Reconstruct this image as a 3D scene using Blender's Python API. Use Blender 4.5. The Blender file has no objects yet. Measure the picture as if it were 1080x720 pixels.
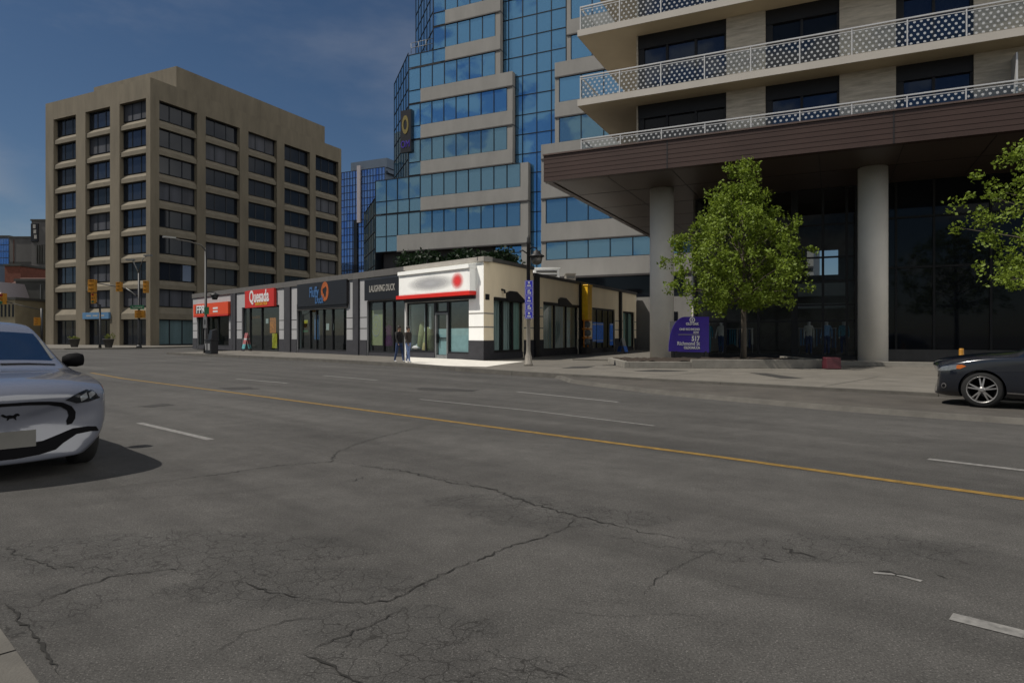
import bpy, bmesh, math, random
from mathutils import Vector, Matrix
from mathutils.bvhtree import BVHTree

random.seed(7)
R = math.radians
sc = bpy.context.scene
col = sc.collection

# ---------------------------------------------------------------- camera, light, exposure
F, HY, CX, H = 700.0, 353.0, 540.0, 1.45        # focal length and horizon of the 1080 x 720 photograph, eye height
cam_d = bpy.data.cameras.new('camera')
cam = bpy.data.objects.new('camera', cam_d)
col.objects.link(cam)
cam.location = (0, 0, H)
cam.rotation_euler = (R(90), 0, 0)
cam_d.sensor_width = 36
cam_d.lens = F / 1080 * 36
cam_d.shift_y = -(360 - HY) / 1080
cam_d.clip_start = 0.05
cam_d.clip_end = 5000
sc.camera = cam

SUN = Vector((-0.975, -0.16, 0.0)).normalized()
EL = R(55)
SUN = Vector((SUN.x * math.cos(EL), SUN.y * math.cos(EL), math.sin(EL)))
sun_d = bpy.data.lights.new('sun', 'SUN')
sun_d.energy = 4.3
sun_d.angle = R(0.55)
sun_d.color = (1.0, 0.94, 0.85)
sun = bpy.data.objects.new('sun', sun_d)
col.objects.link(sun)
sun.rotation_euler = (-SUN).to_track_quat('-Z', 'Y').to_euler()

FILL_STRENGTH = 30.0  # strength of the fill light added to the sky
world = bpy.data.worlds.new('World')
sc.world = world
world.use_nodes = True
wn, wl = world.node_tree.nodes, world.node_tree.links
wn.clear()
wout = wn.new('ShaderNodeOutputWorld')
wbg = wn.new('ShaderNodeBackground')
wbg.inputs['Strength'].default_value = 0.05
sky = wn.new('ShaderNodeTexSky')
sky.sky_type = 'NISHITA'
sky.sun_disc = False
sky.sun_elevation = EL
sky.sun_rotation = math.atan2(SUN.x, SUN.y)
sky.ozone_density = 3.0
sky.air_density = 0.9
sky.dust_density = 0.5
def wnode(kind, **kw):
    x = wn.new(kind)
    for k_, v_ in kw.items():
        setattr(x, k_, v_)
    return x


def wmath(op, a, b=None, clamp=False):
    x = wnode('ShaderNodeMath', operation=op, use_clamp=clamp)
    for i_, v_ in enumerate((a, b)):
        if v_ is None:
            continue
        if isinstance(v_, (int, float)):
            x.inputs[i_].default_value = v_
        else:
            wl.new(v_, x.inputs[i_])
    return x.outputs['Value']


def wsmooth(v, a, b):
    x = wnode('ShaderNodeMapRange', interpolation_type='SMOOTHSTEP')
    x.inputs['From Min'].default_value = a
    x.inputs['From Max'].default_value = b
    wl.new(v, x.inputs['Value'])
    return x.outputs['Result']


def wdot(v):
    x = wnode('ShaderNodeVectorMath', operation='DOT_PRODUCT')
    wl.new(wtc.outputs['Generated'], x.inputs[0])
    x.inputs[1].default_value = Vector(v).normalized()
    return x.outputs['Value']


def wnoise(scale, stretch, loc, detail=7, rough=0.58):
    mp_ = wnode('ShaderNodeMapping')
    mp_.inputs['Scale'].default_value = stretch
    mp_.inputs['Location'].default_value = loc
    wl.new(wtc.outputs['Generated'], mp_.inputs['Vector'])
    t_ = wnode('ShaderNodeTexNoise')
    t_.inputs['Scale'].default_value = scale
    t_.inputs['Detail'].default_value = detail
    t_.inputs['Roughness'].default_value = rough
    wl.new(mp_.outputs['Vector'], t_.inputs['Vector'])
    return t_.outputs['Fac']


wtc = wn.new('ShaderNodeTexCoord')
# thin veils of high cloud all round
veil = wmath('MULTIPLY', wsmooth(wnoise(1.5, (1.3, 1.3, 3.6), (1.3, 2.4, 0.2)), 0.45, 0.70), wmath('ADD', wmath('MULTIPLY', wsmooth(wdot((-0.84, 0.55, 0.2)), 0.80, 1.0), 0.46), 0.20))
# scattered cumulus in the half of the sky behind the camera (mirrored by the towers)
back = wsmooth(wdot((0, -1, 0)), -0.05, 0.35)
puff = wsmooth(wmath('ADD', wnoise(7.5, (1.0, 1.0, 1.7), (0.6, 5.1, 2.3), 8, 0.55), wmath('MULTIPLY', wsmooth(wdot((-0.75, -0.60, 0.24)), 0.90, 0.99), 0.06)), 0.51, 0.57)
puff = wmath('MULTIPLY', puff, back)
# one small cumulus low on the left of the view
left_puff = wmath('MULTIPLY', wsmooth(wdot((-0.80, 0.80, 0.145)), 0.984, 0.999), wsmooth(wnoise(9, (1, 1, 1.6), (0, 0, 0)), 0.36, 0.6))
# unseen fill glow added behind to the right, to lighten shaded walls
fill_glow = wmath('ADD', wdot((0.80, -0.50, 0.34)), wmath('MULTIPLY', wmath('SUBTRACT', wnoise(3.0, (1, 1, 1.3), (4, 1, 2)), 0.5), 0.5))
fill_glow = wsmooth(fill_glow, 0.60, 0.80)


def wover(base, fac, rgb):
    x = wnode('ShaderNodeMixRGB')
    wl.new(fac, x.inputs['Fac'])
    wl.new(base, x.inputs['Color1'])
    x.inputs['Color2'].default_value = (*rgb, 1)
    return x.outputs['Color']


whsv = wn.new('ShaderNodeHueSaturation')
whsv.inputs['Saturation'].default_value = 1.12
whsv.inputs['Value'].default_value = 0.82
wl.new(sky.outputs['Color'], whsv.inputs['Color'])
c_ = wover(whsv.outputs['Color'], veil, (6.0, 6.2, 6.8))
c_ = wover(c_, wmath('MULTIPLY', left_puff, 0.5), (6.0, 6.0, 6.2))
c_ = wover(c_, wmath('MULTIPLY', puff, 0.85), (7.0, 7.0, 6.8))
c_ = wover(c_, fill_glow, (FILL_STRENGTH, FILL_STRENGTH * .985, FILL_STRENGTH * .96))
wl.new(c_, wbg.inputs['Color'])
wl.new(wbg.outputs['Background'], wout.inputs['Surface'])

sc.view_settings.view_transform = 'Standard'
sc.view_settings.look = 'None'
sc.view_settings.gamma = 1.0
sc.view_settings.exposure = 0.18
sc.render.engine = 'CYCLES'
sc.cycles.use_denoising = True
sc.cycles.max_bounces = 6
sc.cycles.transparent_max_bounces = 12
sc.cycles.caustics_reflective = False
sc.cycles.caustics_refractive = False
sc.cycles.sample_clamp_indirect = 4.0


# ---------------------------------------------------------------- materials
MATS = {}


def principled(m):
    m.use_nodes = True
    return m.node_tree.nodes['Principled BSDF'], m.node_tree.nodes, m.node_tree.links


def mat(name, c, rough=0.7, metal=0.0, var=0.12, scale=3.0, bump=0.0, bscale=60.0, spec=0.4, streak=0.0):
    """A surface of one colour with uneven wear (noise in object space) and a fine relief."""
    if name in MATS:
        return MATS[name]
    m = bpy.data.materials.new(name)
    b, n, l = principled(m)
    b.inputs['Roughness'].default_value = rough
    b.inputs['Metallic'].default_value = metal
    b.inputs['Specular IOR Level'].default_value = spec
    b.inputs['Base Color'].default_value = (*c, 1)
    tc = n.new('ShaderNodeTexCoord')
    if var > 0:
        nz = n.new('ShaderNodeTexNoise')
        nz.inputs['Scale'].default_value = scale
        nz.inputs['Detail'].default_value = 6
        nz.inputs['Roughness'].default_value = 0.65
        vec = tc.outputs['Object']
        if streak:
            mp = n.new('ShaderNodeMapping')
            mp.inputs['Scale'].default_value = (1, 1, streak)
            l.new(vec, mp.inputs['Vector'])
            vec = mp.outputs['Vector']
        l.new(vec, nz.inputs['Vector'])
        rp = n.new('ShaderNodeValToRGB')
        rp.color_ramp.elements[0].position = 0.3
        rp.color_ramp.elements[1].position = 0.7
        rp.color_ramp.elements[0].color = (*[v * (1 - var) for v in c], 1)
        rp.color_ramp.elements[1].color = (*[min(1, v * (1 + var)) for v in c], 1)
        l.new(nz.outputs['Fac'], rp.inputs['Fac'])
        l.new(rp.outputs['Color'], b.inputs['Base Color'])
    if bump > 0:
        nb = n.new('ShaderNodeTexNoise')
        nb.inputs['Scale'].default_value = bscale
        nb.inputs['Detail'].default_value = 4
        bp = n.new('ShaderNodeBump')
        bp.inputs['Strength'].default_value = bump
        bp.inputs['Distance'].default_value = 0.02
        l.new(tc.outputs['Object'], nb.inputs['Vector'])
        l.new(nb.outputs['Fac'], bp.inputs['Height'])
        l.new(bp.outputs['Normal'], b.inputs['Normal'])
    MATS[name] = m
    return m


def glass_mat(name, tint=(0.5, 0.6, 0.6), refl=0.12, rough=0.02, see=1.0, fres=0.3):
    """Clear shop glass: partly see-through, partly a mirror (more so at a glance)."""
    m = bpy.data.materials.new(name)
    m.use_nodes = True
    n, l = m.node_tree.nodes, m.node_tree.links
    n.clear()
    out = n.new('ShaderNodeOutputMaterial')
    tr = n.new('ShaderNodeBsdfTransparent')
    tr.inputs['Color'].default_value = (*[t * see for t in tint], 1)
    gl = n.new('ShaderNodeBsdfGlossy')
    gl.inputs['Roughness'].default_value = rough
    gl.inputs['Color'].default_value = (0.9, 0.95, 1, 1)
    fr = n.new('ShaderNodeFresnel')
    fr.inputs['IOR'].default_value = 1.45
    mu = n.new('ShaderNodeMath')
    mu.operation = 'MULTIPLY_ADD'
    mu.inputs[1].default_value = fres
    mu.inputs[2].default_value = refl
    mu.use_clamp = True
    mx = n.new('ShaderNodeMixShader')
    l.new(fr.outputs['Fac'], mu.inputs[0])
    l.new(mu.outputs['Value'], mx.inputs['Fac'])
    l.new(tr.outputs['BSDF'], mx.inputs[1])
    l.new(gl.outputs['BSDF'], mx.inputs[2])
    l.new(mx.outputs['Shader'], out.inputs['Surface'])
    MATS[name] = m
    return m


def mirror_mat(name, tint, rough=0.02, dark=(0.01, 0.015, 0.02), mixf=0.85, wav=0.02, wscale=0.35):
    """Tinted mirror glazing of an office tower, very slightly wavy."""
    m = bpy.data.materials.new(name)
    b, n, l = principled(m)
    b.inputs['Base Color'].default_value = (*tint, 1)
    b.inputs['Metallic'].default_value = mixf
    b.inputs['Roughness'].default_value = rough
    tc = n.new('ShaderNodeTexCoord')
    nz = n.new('ShaderNodeTexNoise')
    nz.inputs['Scale'].default_value = wscale
    nz.inputs['Detail'].default_value = 1
    bp = n.new('ShaderNodeBump')
    bp.inputs['Strength'].default_value = wav
    bp.inputs['Distance'].default_value = 1.0
    l.new(tc.outputs['Object'], nz.inputs['Vector'])
    l.new(nz.outputs['Fac'], bp.inputs['Height'])
    l.new(bp.outputs['Normal'], b.inputs['Normal'])
    MATS[name] = m
    return m


def asphalt_mat():
    m = bpy.data.materials.new('asphalt')
    b, n, l = principled(m)
    tc = n.new('ShaderNodeTexCoord')
    rot = n.new('ShaderNodeMapping')
    rot.inputs['Rotation'].default_value = (0, 0, R(42.6))       # along the street
    l.new(tc.outputs['Object'], rot.inputs['Vector'])

    def noise(scale, detail, vec, rough=0.6):
        t = n.new('ShaderNodeTexNoise')
        t.inputs['Scale'].default_value = scale
        t.inputs['Detail'].default_value = detail
        t.inputs['Roughness'].default_value = rough
        l.new(vec, t.inputs['Vector'])
        return t.outputs['Fac']

    def ramp(fac, p0, c0, p1, c1):
        r = n.new('ShaderNodeValToRGB')
        r.color_ramp.elements[0].position, r.color_ramp.elements[1].position = p0, p1
        r.color_ramp.elements[0].color = (c0, c0, c0, 1)
        r.color_ramp.elements[1].color = (c1, c1, c1, 1)
        l.new(fac, r.inputs['Fac'])
        return r.outputs['Color']

    def mul(a, c, f=1.0):
        x = n.new('ShaderNodeMixRGB')
        x.blend_type = 'MULTIPLY'
        x.inputs['Fac'].default_value = f
        l.new(a, x.inputs['Color1'])
        l.new(c, x.inputs['Color2'])
        return x.outputs['Color']
    base = n.new('ShaderNodeRGB')
    base.outputs[0].default_value = (*ASPHALT, 1)
    big = ramp(noise(0.22, 5, tc.outputs['Object']), 0.3, 0.78, 0.72, 1.22)
    st = n.new('ShaderNodeMapping')                              # wheel tracks and oil streaks along the lanes
    st.inputs['Scale'].default_value = (0.05, 1.1, 1)
    l.new(rot.outputs['Vector'], st.inputs['Vector'])
    streak = ramp(noise(1.0, 4, st.outputs['Vector']), 0.34, 0.78, 0.66, 1.15)
    mid = ramp(noise(2.6, 6, tc.outputs['Object'], 0.7), 0.3, 0.82, 0.7, 1.18)
    fine = ramp(noise(80, 4, tc.outputs['Object'], 0.85), 0.32, 0.42, 0.68, 1.6)
    vo = n.new('ShaderNodeTexVoronoi')                           # light stones showing in the worn surface
    vo.inputs['Scale'].default_value = 70
    l.new(tc.outputs['Object'], vo.inputs['Vector'])
    stones = ramp(vo.outputs['Distance'], 0.08, 1.9, 0.30, 0.90)
    pit = ramp(noise(33, 4, tc.outputs['Object'], 0.75), 0.30, 0.45, 0.42, 1.0)
    c = mul(base.outputs[0], big)
    c = mul(c, streak)
    c = mul(c, mid)
    c = mul(c, fine)
    c = mul(c, stones)
    c = mul(c, pit)
    # fatigue cracking: nets of fine cracks in worn places (metres on the road)
    def val(op, a, b_=None):
        x = n.new('ShaderNodeMath')
        x.operation = op
        for i_, v_ in enumerate((a, b_)):
            if v_ is None:
                continue
            if isinstance(v_, (int, float)):
                x.inputs[i_].default_value = v_
            else:
                l.new(v_, x.inputs[i_])
        return x.outputs['Value']

    def smooth(v, a, b_):
        x = n.new('ShaderNodeMapRange')
        x.interpolation_type = 'SMOOTHSTEP'
        x.inputs['From Min'].default_value = a
        x.inputs['From Max'].default_value = b_
        l.new(v, x.inputs['Value'])
        return x.outputs['Result']
    zone = None
    for cx, cy, rx, ry, amp in WORN:
        mp = n.new('ShaderNodeMapping')
        mp.vector_type = 'POINT'
        mp.inputs['Location'].default_value = (-cx / rx, -cy / ry, 0)
        mp.inputs['Scale'].default_value = (1 / rx, 1 / ry, 0)
        l.new(tc.outputs['Object'], mp.inputs['Vector'])
        ln = n.new('ShaderNodeVectorMath')
        ln.operation = 'LENGTH'
        l.new(mp.outputs['Vector'], ln.inputs[0])
        q = val('MULTIPLY', val('SUBTRACT', 1.0, smooth(ln.outputs['Value'], 0.45, 1.1)), amp)
        zone = q if zone is None else val('MAXIMUM', zone, q)
    patchy = noise(3.4, 4, tc.outputs['Object'], 0.6)
    zone = smooth(val('ADD', zone, val('MULTIPLY', val('SUBTRACT', patchy, 0.5), 1.5)), 0.40, 0.62)
    wob = n.new('ShaderNodeTexNoise')
    wob.inputs['Scale'].default_value = 14
    wob.inputs['Detail'].default_value = 4
    l.new(tc.outputs['Object'], wob.inputs['Vector'])
    wv = n.new('ShaderNodeVectorMath')
    wv.operation = 'SCALE'
    wv.inputs['Scale'].default_value = 0.07
    l.new(wob.outputs['Color'], wv.inputs[0])
    wa = n.new('ShaderNodeVectorMath')
    wa.operation = 'ADD'
    l.new(tc.outputs['Object'], wa.inputs[0])
    l.new(wv.outputs['Vector'], wa.inputs[1])
    lines = None
    for sc_, wd in ((7.0, .030), (14.0, .038)):
        ve = n.new('ShaderNodeTexVoronoi')
        ve.feature = 'DISTANCE_TO_EDGE'
        ve.inputs['Scale'].default_value = sc_
        l.new(wa.outputs['Vector'], ve.inputs['Vector'])
        q = val('SUBTRACT', 1.0, smooth(ve.outputs['Distance'], wd * .25, wd))
        if sc_ > 10:
            q = val('MULTIPLY', q, smooth(noise(2.2, 3, tc.outputs['Object']), .50, .60))
        lines = q if lines is None else val('MAXIMUM', lines, q)
    net = val('MULTIPLY', lines, zone)
    dk = n.new('ShaderNodeMixRGB')
    dk.inputs['Color2'].default_value = (0.010, 0.009, 0.008, 1)
    old = n.new('ShaderNodeMixRGB')                              # the cracked places are older, darker asphalt
    old.blend_type = 'MULTIPLY'
    old.inputs['Color2'].default_value = (0.90, 0.905, 0.91, 1)
    l.new(zone, old.inputs['Fac'])
    l.new(c, old.inputs['Color1'])
    c = old.outputs['Color']
    l.new(val('MULTIPLY', net, 0.68), dk.inputs['Fac'])
    l.new(c, dk.inputs['Color1'])
    c = dk.outputs['Color']
    l.new(c, b.inputs['Base Color'])
    b.inputs['Roughness'].default_value = 0.93
    b.inputs['Specular IOR Level'].default_value = 0.25
    bp = n.new('ShaderNodeBump')
    bp.inputs['Strength'].default_value = 0.55
    bp.inputs['Distance'].default_value = 0.012
    l.new(noise(95, 4, tc.outputs['Object'], 0.8), bp.inputs['Height'])
    l.new(bp.outputs['Normal'], b.inputs['Normal'])
    MATS['asphalt'] = m
    return m


def frit_mat(name, pitch=0.23, r=0.21):
    """Balcony glass printed with a honeycomb of white dots (U along the rail, V up, in metres)."""
    m = bpy.data.materials.new(name)
    m.use_nodes = True
    n, l = m.node_tree.nodes, m.node_tree.links
    n.clear()
    out = n.new('ShaderNodeOutputMaterial')
    uv = n.new('ShaderNodeUVMap')
    uv.uv_map = 'uv'
    sep = n.new('ShaderNodeSeparateXYZ')
    l.new(uv.outputs['UV'], sep.inputs['Vector'])

    def math_(op, a, b=None, c=None):
        x = n.new('ShaderNodeMath')
        x.operation = op
        for i, v in enumerate((a, b, c)):
            if v is None:
                continue
            if isinstance(v, (int, float)):
                x.inputs[i].default_value = v
            else:
                l.new(v, x.inputs[i])
        return x.outputs['Value']

    def cell(off):
        u = math_('FRACT', math_('ADD', math_('DIVIDE', sep.outputs['X'], pitch), off))
        v = math_('FRACT', math_('ADD', math_('DIVIDE', sep.outputs['Y'], pitch * 1.4), off))
        du = math_('SUBTRACT', u, 0.5)
        dv = math_('MULTIPLY', math_('SUBTRACT', v, 0.5), 1.4)
        d = math_('SQRT', math_('ADD', math_('MULTIPLY', du, du), math_('MULTIPLY', dv, dv)))
        return math_('LESS_THAN', d, r)
    dots = math_('MAXIMUM', cell(0.0), cell(0.5))
    tr = n.new('ShaderNodeBsdfTransparent')
    tr.inputs['Color'].default_value = (0.82, 0.87, 0.88, 1)
    gl = n.new('ShaderNodeBsdfGlossy')
    gl.inputs['Roughness'].default_value = 0.03
    m1 = n.new('ShaderNodeMixShader')
    m1.inputs['Fac'].default_value = 0.10
    l.new(tr.outputs['BSDF'], m1.inputs[1])
    l.new(gl.outputs['BSDF'], m1.inputs[2])
    wh = n.new('ShaderNodeBsdfDiffuse')
    wh.inputs['Color'].default_value = (0.42, 0.43, 0.44, 1)
    m2 = n.new('ShaderNodeMixShader')
    l.new(math_('MULTIPLY', dots, 0.85), m2.inputs['Fac'])
    l.new(m1.outputs['Shader'], m2.inputs[1])
    l.new(wh.outputs['BSDF'], m2.inputs[2])
    l.new(m2.outputs['Shader'], out.inputs['Surface'])
    MATS[name] = m
    return m


def leaf_mat(name, c0, c1):
    m = bpy.data.materials.new(name)
    m.use_nodes = True
    n, l = m.node_tree.nodes, m.node_tree.links
    n.clear()
    out = n.new('ShaderNodeOutputMaterial')
    tc = n.new('ShaderNodeTexCoord')
    nz = n.new('ShaderNodeTexNoise')
    nz.inputs['Scale'].default_value = 2.4
    nz.inputs['Detail'].default_value = 8
    nz.inputs['Roughness'].default_value = 0.85
    l.new(tc.outputs['Object'], nz.inputs['Vector'])
    rp = n.new('ShaderNodeValToRGB')
    rp.color_ramp.elements[0].position = 0.33
    rp.color_ramp.elements[1].position = 0.66
    rp.color_ramp.elements[0].color = (*c0, 1)
    rp.color_ramp.elements[1].color = (*c1, 1)
    l.new(nz.outputs['Fac'], rp.inputs['Fac'])
    df = n.new('ShaderNodeBsdfPrincipled')
    df.inputs['Roughness'].default_value = 0.55
    df.inputs['Specular IOR Level'].default_value = 0.25
    l.new(rp.outputs['Color'], df.inputs['Base Color'])
    tl = n.new('ShaderNodeBsdfTranslucent')
    l.new(rp.outputs['Color'], tl.inputs['Color'])
    mx = n.new('ShaderNodeMixShader')
    mx.inputs['Fac'].default_value = 0.38
    l.new(df.outputs['BSDF'], mx.inputs[1])
    l.new(tl.outputs['BSDF'], mx.inputs[2])
    l.new(mx.outputs['Shader'], out.inputs['Surface'])
    MATS[name] = m
    return m


ASPHALT = (0.0605, 0.0582, 0.0545)
WORN = [(-2.3, 4.45, 1.7, .62, 1.0), (-1.25, 3.85, .95, .42, 1.0), (-.55, 3.3, .7, .35, .8), (.45, 5.3, 1.1, .42, .85), (-2.6, 3.5, .7, .5, .7), (2.2, 4.5, 1.6, .5, .62), (-.2, 5.8, .9, .35, .75), (-.4, 2.9, 1.2, .3, .6)]
asphalt_mat()
mat('dark_patch', (0.0245, 0.0230, 0.0216), 0.95, var=0.25, scale=9, bump=0.4, bscale=140)
mat('crack', (0.0115, 0.0108, 0.0094), 1.0, var=0.0)
mat('ground', (0.0432, 0.0418, 0.0360), 0.95, var=0.3, scale=0.05)
mat('pavement', (0.1120, 0.1030, 0.0880), 0.9, var=0.22, scale=1.1, bump=0.3, bscale=90)
mat('pavement_slab', (0.0720, 0.0662, 0.0576), 0.9, var=0.3, scale=2.2, bump=0.3, bscale=90)
mat('kerb', (0.074, 0.069, 0.060), 0.88, var=0.25, scale=2.5, bump=0.3, bscale=90)
mat('pavement_highlight', (0.5600, 0.5400, 0.4900), 0.85, var=0.08, scale=2.0, bump=0.2)  # highlight on the pavement, put into the colour
mat('layby', (0.0530, 0.0476, 0.0408), 0.93, var=0.3, scale=1.2, bump=0.4, bscale=120)
mat('white_paint', (0.1368, 0.1332, 0.1260), 0.8, var=0.45, scale=14)
mat('yellow_paint', (0.1512, 0.0900, 0.0158), 0.8, var=0.45, scale=9)
mat('office_concrete', (0.122, 0.104, 0.074), 0.9, var=0.20, scale=0.8, bump=0.25, bscale=30, streak=0.22)
mat('office_sill', (0.1296, 0.1123, 0.0828), 0.9, var=0.13, scale=0.9, bump=0.25, bscale=30)
mat('tower_band', (0.200, 0.195, 0.184), 0.85, var=0.10, scale=0.7, streak=0.4)
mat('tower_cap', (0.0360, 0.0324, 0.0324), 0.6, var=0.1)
mat('mullion', (0.0086, 0.0101, 0.0130), 0.4, 0.3, var=0)
mirror_mat('blue_glass', (0.145, 0.34, 0.56), 0.015, wav=0.012)
mirror_mat('teal_glass', (0.16, 0.30, 0.40), 0.015, wav=0.012)
mirror_mat('far_blue_glass', (0.11, 0.22, 0.50), 0.05, wav=0.02)
mat('dark_glass', (0.0080, 0.0100, 0.0140), 0.04, 0.0, var=0, spec=0.25)
mat('ring_gold', (0.11, 0.085, 0.012), 0.6, var=0.2)
mirror_mat('navy_glass', (0.038, 0.05, 0.074), 0.03, mixf=0.75, wav=0.008)
mat('black_metal', (0.0086, 0.0086, 0.0094), 0.45, 0.2, var=0.1, scale=8)
mat('bronze', (0.046, 0.027, 0.022), 0.5, 0.2, var=0.12, scale=0.6)
mat('bronze_light', (0.085, 0.058, 0.05), 0.5, 0.2, var=0.1)
mat('soffit', (0.0750, 0.0550, 0.0450), 0.45, 0.1, var=0.12, scale=0.5)
mat('column_concrete', (0.72, 0.69, 0.63), 0.8, var=0.07, scale=0.8, bump=0.08, bscale=40)
mat('balcony_white', (0.36, 0.335, 0.30), 0.7, var=0.06, scale=0.8)
mat('balcony_soffit', (0.4200, 0.3450, 0.2350), 0.75, var=0.05, scale=0.8)
mat('rail_metal', (0.4600, 0.4600, 0.4600), 0.4, 0.3, var=0.05)
frit_mat('frit_glass')
mat('stone_panel', (0.4600, 0.4100, 0.3300), 0.8, var=0.30, scale=1.2, streak=7.0, bump=0.1)
glass_mat('shop_glass', (0.70, 0.80, 0.80), 0.02, fres=0.13)
glass_mat('store_glass', (0.82, 0.86, 0.88), 0.004, see=1.0, fres=0.22)
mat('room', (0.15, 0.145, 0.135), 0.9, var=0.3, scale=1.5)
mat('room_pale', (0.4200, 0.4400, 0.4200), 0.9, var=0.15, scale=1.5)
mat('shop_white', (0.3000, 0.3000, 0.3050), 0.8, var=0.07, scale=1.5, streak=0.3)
mat('corner_white', (0.8600, 0.8600, 0.8300), 0.75, var=0.035, scale=1.5, streak=0.3, bump=0.12, bscale=120)  # corner_ tones are brightened copies; the unit's highlight sits in the colour
mat('corner_cream', (0.93, 0.80, 0.58), 0.8, var=0.06, scale=1.0, streak=0.4, bump=0.12, bscale=120)
mat('parapet_grey', (0.0864, 0.0828, 0.0792), 0.8, var=0.15, scale=2, streak=0.3)
mat('corner_cap', (0.3000, 0.2800, 0.2500), 0.8, var=0.12, scale=2)
mat('plinth', (0.0288, 0.0288, 0.0338), 0.75, var=0.2, scale=2)
mat('groove', (0.0396, 0.0396, 0.0396), 0.9, var=0)
mat('corner_groove', (0.2500, 0.2400, 0.2200), 0.9, var=0)
mat('frame_dark', (0.0115, 0.0115, 0.0130), 0.5, 0.1, var=0.1)
mat('sign_black', (0.0072, 0.0072, 0.0094), 0.4, var=0.1)
mat('sign_red', (0.4200, 0.0180, 0.0120), 0.45, var=0.06)
mat('sign_orange', (0.5500, 0.0550, 0.0120), 0.45, var=0.06)
mat('bright_red', (0.6200, 0.0200, 0.0120), 0.45, var=0.05)
mat('orange_ring', (0.2880, 0.0720, 0.0144), 0.5, var=0.5, scale=9)
mat('letter_white', (0.5500, 0.5500, 0.5500), 0.6, var=0)
mat('letter_grey', (0.2500, 0.2400, 0.2200), 0.6, var=0)
mat('letter_gold', (0.6000, 0.3000, 0.0400), 0.6, var=0)
mat('letter_blue', (0.0360, 0.1008, 0.2304), 0.6, var=0.5, scale=12)
mat('olive_cloth', (0.27, 0.26, 0.13), 0.85, var=0.12, scale=5)
mat('purple_cloth', (0.32, 0.03, 0.28), 0.85, var=0.25, scale=10)
mat('poster_orange', (0.4200, 0.1200, 0.0100), 0.6, var=0.7, scale=6)
mat('poster_yellow', (0.4000, 0.3300, 0.0200), 0.6, var=0.4, scale=6)
mat('poster_pink', (0.2736, 0.0864, 0.0864), 0.6, var=0.6, scale=7)
mat('poster_teal', (0.0720, 0.2448, 0.2592), 0.6, var=0.5, scale=6)
mat('poster_blue', (0.03, 0.20, 0.80), 0.5, var=0.25, scale=4)
mat('poster_pale', (0.3600, 0.3744, 0.3744), 0.6, var=0.3, scale=8)
mat('office_curtain', (0.0612, 0.0972, 0.1044), 0.5, var=0.3, scale=3, streak=0.08)
mat('step_stone', (0.1872, 0.1764, 0.1548), 0.85, var=0.15, scale=2)
mat('frosted', (0.30, 0.41, 0.43), 0.4, var=0.12, scale=4)
mat('blind_green', (0.40, 0.52, 0.46), 0.6, var=0.25, scale=3, streak=0.1)
mat('blind_grey', (0.44, 0.47, 0.46), 0.7, var=0.35, scale=3, streak=0.1)
mat('curtain_pale', (0.8500, 0.8800, 0.8800), 0.8, var=0.12, scale=8)
mat('office_blind', (0.0340, 0.0360, 0.0440), 0.6, var=0.55, scale=3.2, streak=0.06)
mat('signal_yellow', (0.3024, 0.1368, 0.0086), 0.5, var=0.08)
mat('gas_yellow', (0.9000, 0.5000, 0.0150), 0.5, var=0.15, scale=5)
mat('gas_orange', (0.7500, 0.2500, 0.0200), 0.5, var=0.15, scale=5)
mat('pipe_grey', (0.1800, 0.1872, 0.1872), 0.5, 0.3, var=0.2, scale=6)
mat('lamp_red', (0.1800, 0.0072, 0.0072), 0.3, var=0)
mat('lamp_amber', (0.2160, 0.0936, 0.0072), 0.3, var=0)
mat('lamp_green', (0.0072, 0.1008, 0.0576), 0.3, var=0)
mat('post_black', (0.0101, 0.0101, 0.0108), 0.5, 0.1, var=0.15, scale=6)
mat('post_grey', (0.0936, 0.0864, 0.0756), 0.55, 0.4, var=0.2, scale=5, streak=0.3)
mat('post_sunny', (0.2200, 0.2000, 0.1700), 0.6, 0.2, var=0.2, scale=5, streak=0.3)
mat('galvanised', (0.1440, 0.1440, 0.1368), 0.5, 0.4, var=0.15, scale=5)
mat('street_green', (0.0086, 0.0864, 0.0360), 0.5, var=0.1)
mat('banner_purple', (0.0280, 0.0300, 0.5000), 0.6, var=0.12, scale=6)
mat('board_purple', (0.030, 0.011, 0.22), 0.5, var=0.1, scale=2)
mat('board_pale', (0.1872, 0.1872, 0.1872), 0.6, var=0.1)
mat('awning_blue', (0.0576, 0.1368, 0.2448), 0.6, var=0.1)
mat('brick', (0.1152, 0.0396, 0.0252), 0.9, var=0.25, scale=2)
mat('rooftile', (0.0612, 0.0288, 0.0216), 0.9, var=0.25, scale=2)
mat('far_concrete', (0.0828, 0.0792, 0.0756), 0.9, var=0.15, scale=0.3)
mat('far_grey', (0.0446, 0.0446, 0.0403), 0.9, var=0.15, scale=0.4)
mat('far_cream', (0.1584, 0.1368, 0.0900), 0.9, var=0.15, scale=0.6)
mat('far_steel', (0.0612, 0.0828, 0.1152), 0.5, 0.2, var=0.1, scale=0.3)
mat('far_pale', (0.2448, 0.2232, 0.2376), 0.7, var=0.05)
mat('roof_white', (0.8000, 0.8000, 0.7800), 0.7, var=0.06)
mat('rooftop', (0.0792, 0.0756, 0.0720), 0.9, var=0.2, scale=0.8)
mat('planter_grey', (0.0396, 0.0360, 0.0324), 0.8, var=0.2, scale=4)
mat('planter_wall', (0.1728, 0.1620, 0.1404), 0.85, var=0.2, scale=2, bump=0.2)
mat('soil', (0.0252, 0.0173, 0.0115), 1.0, var=0.4, scale=8, bump=0.6, bscale=30)
mat('maroon', (0.0612, 0.0086, 0.0144), 0.6, var=0.2, scale=5)
mat('bark', (0.0828, 0.0684, 0.0518), 0.9, var=0.35, scale=9, streak=0.15, bump=0.5, bscale=40)
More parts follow.
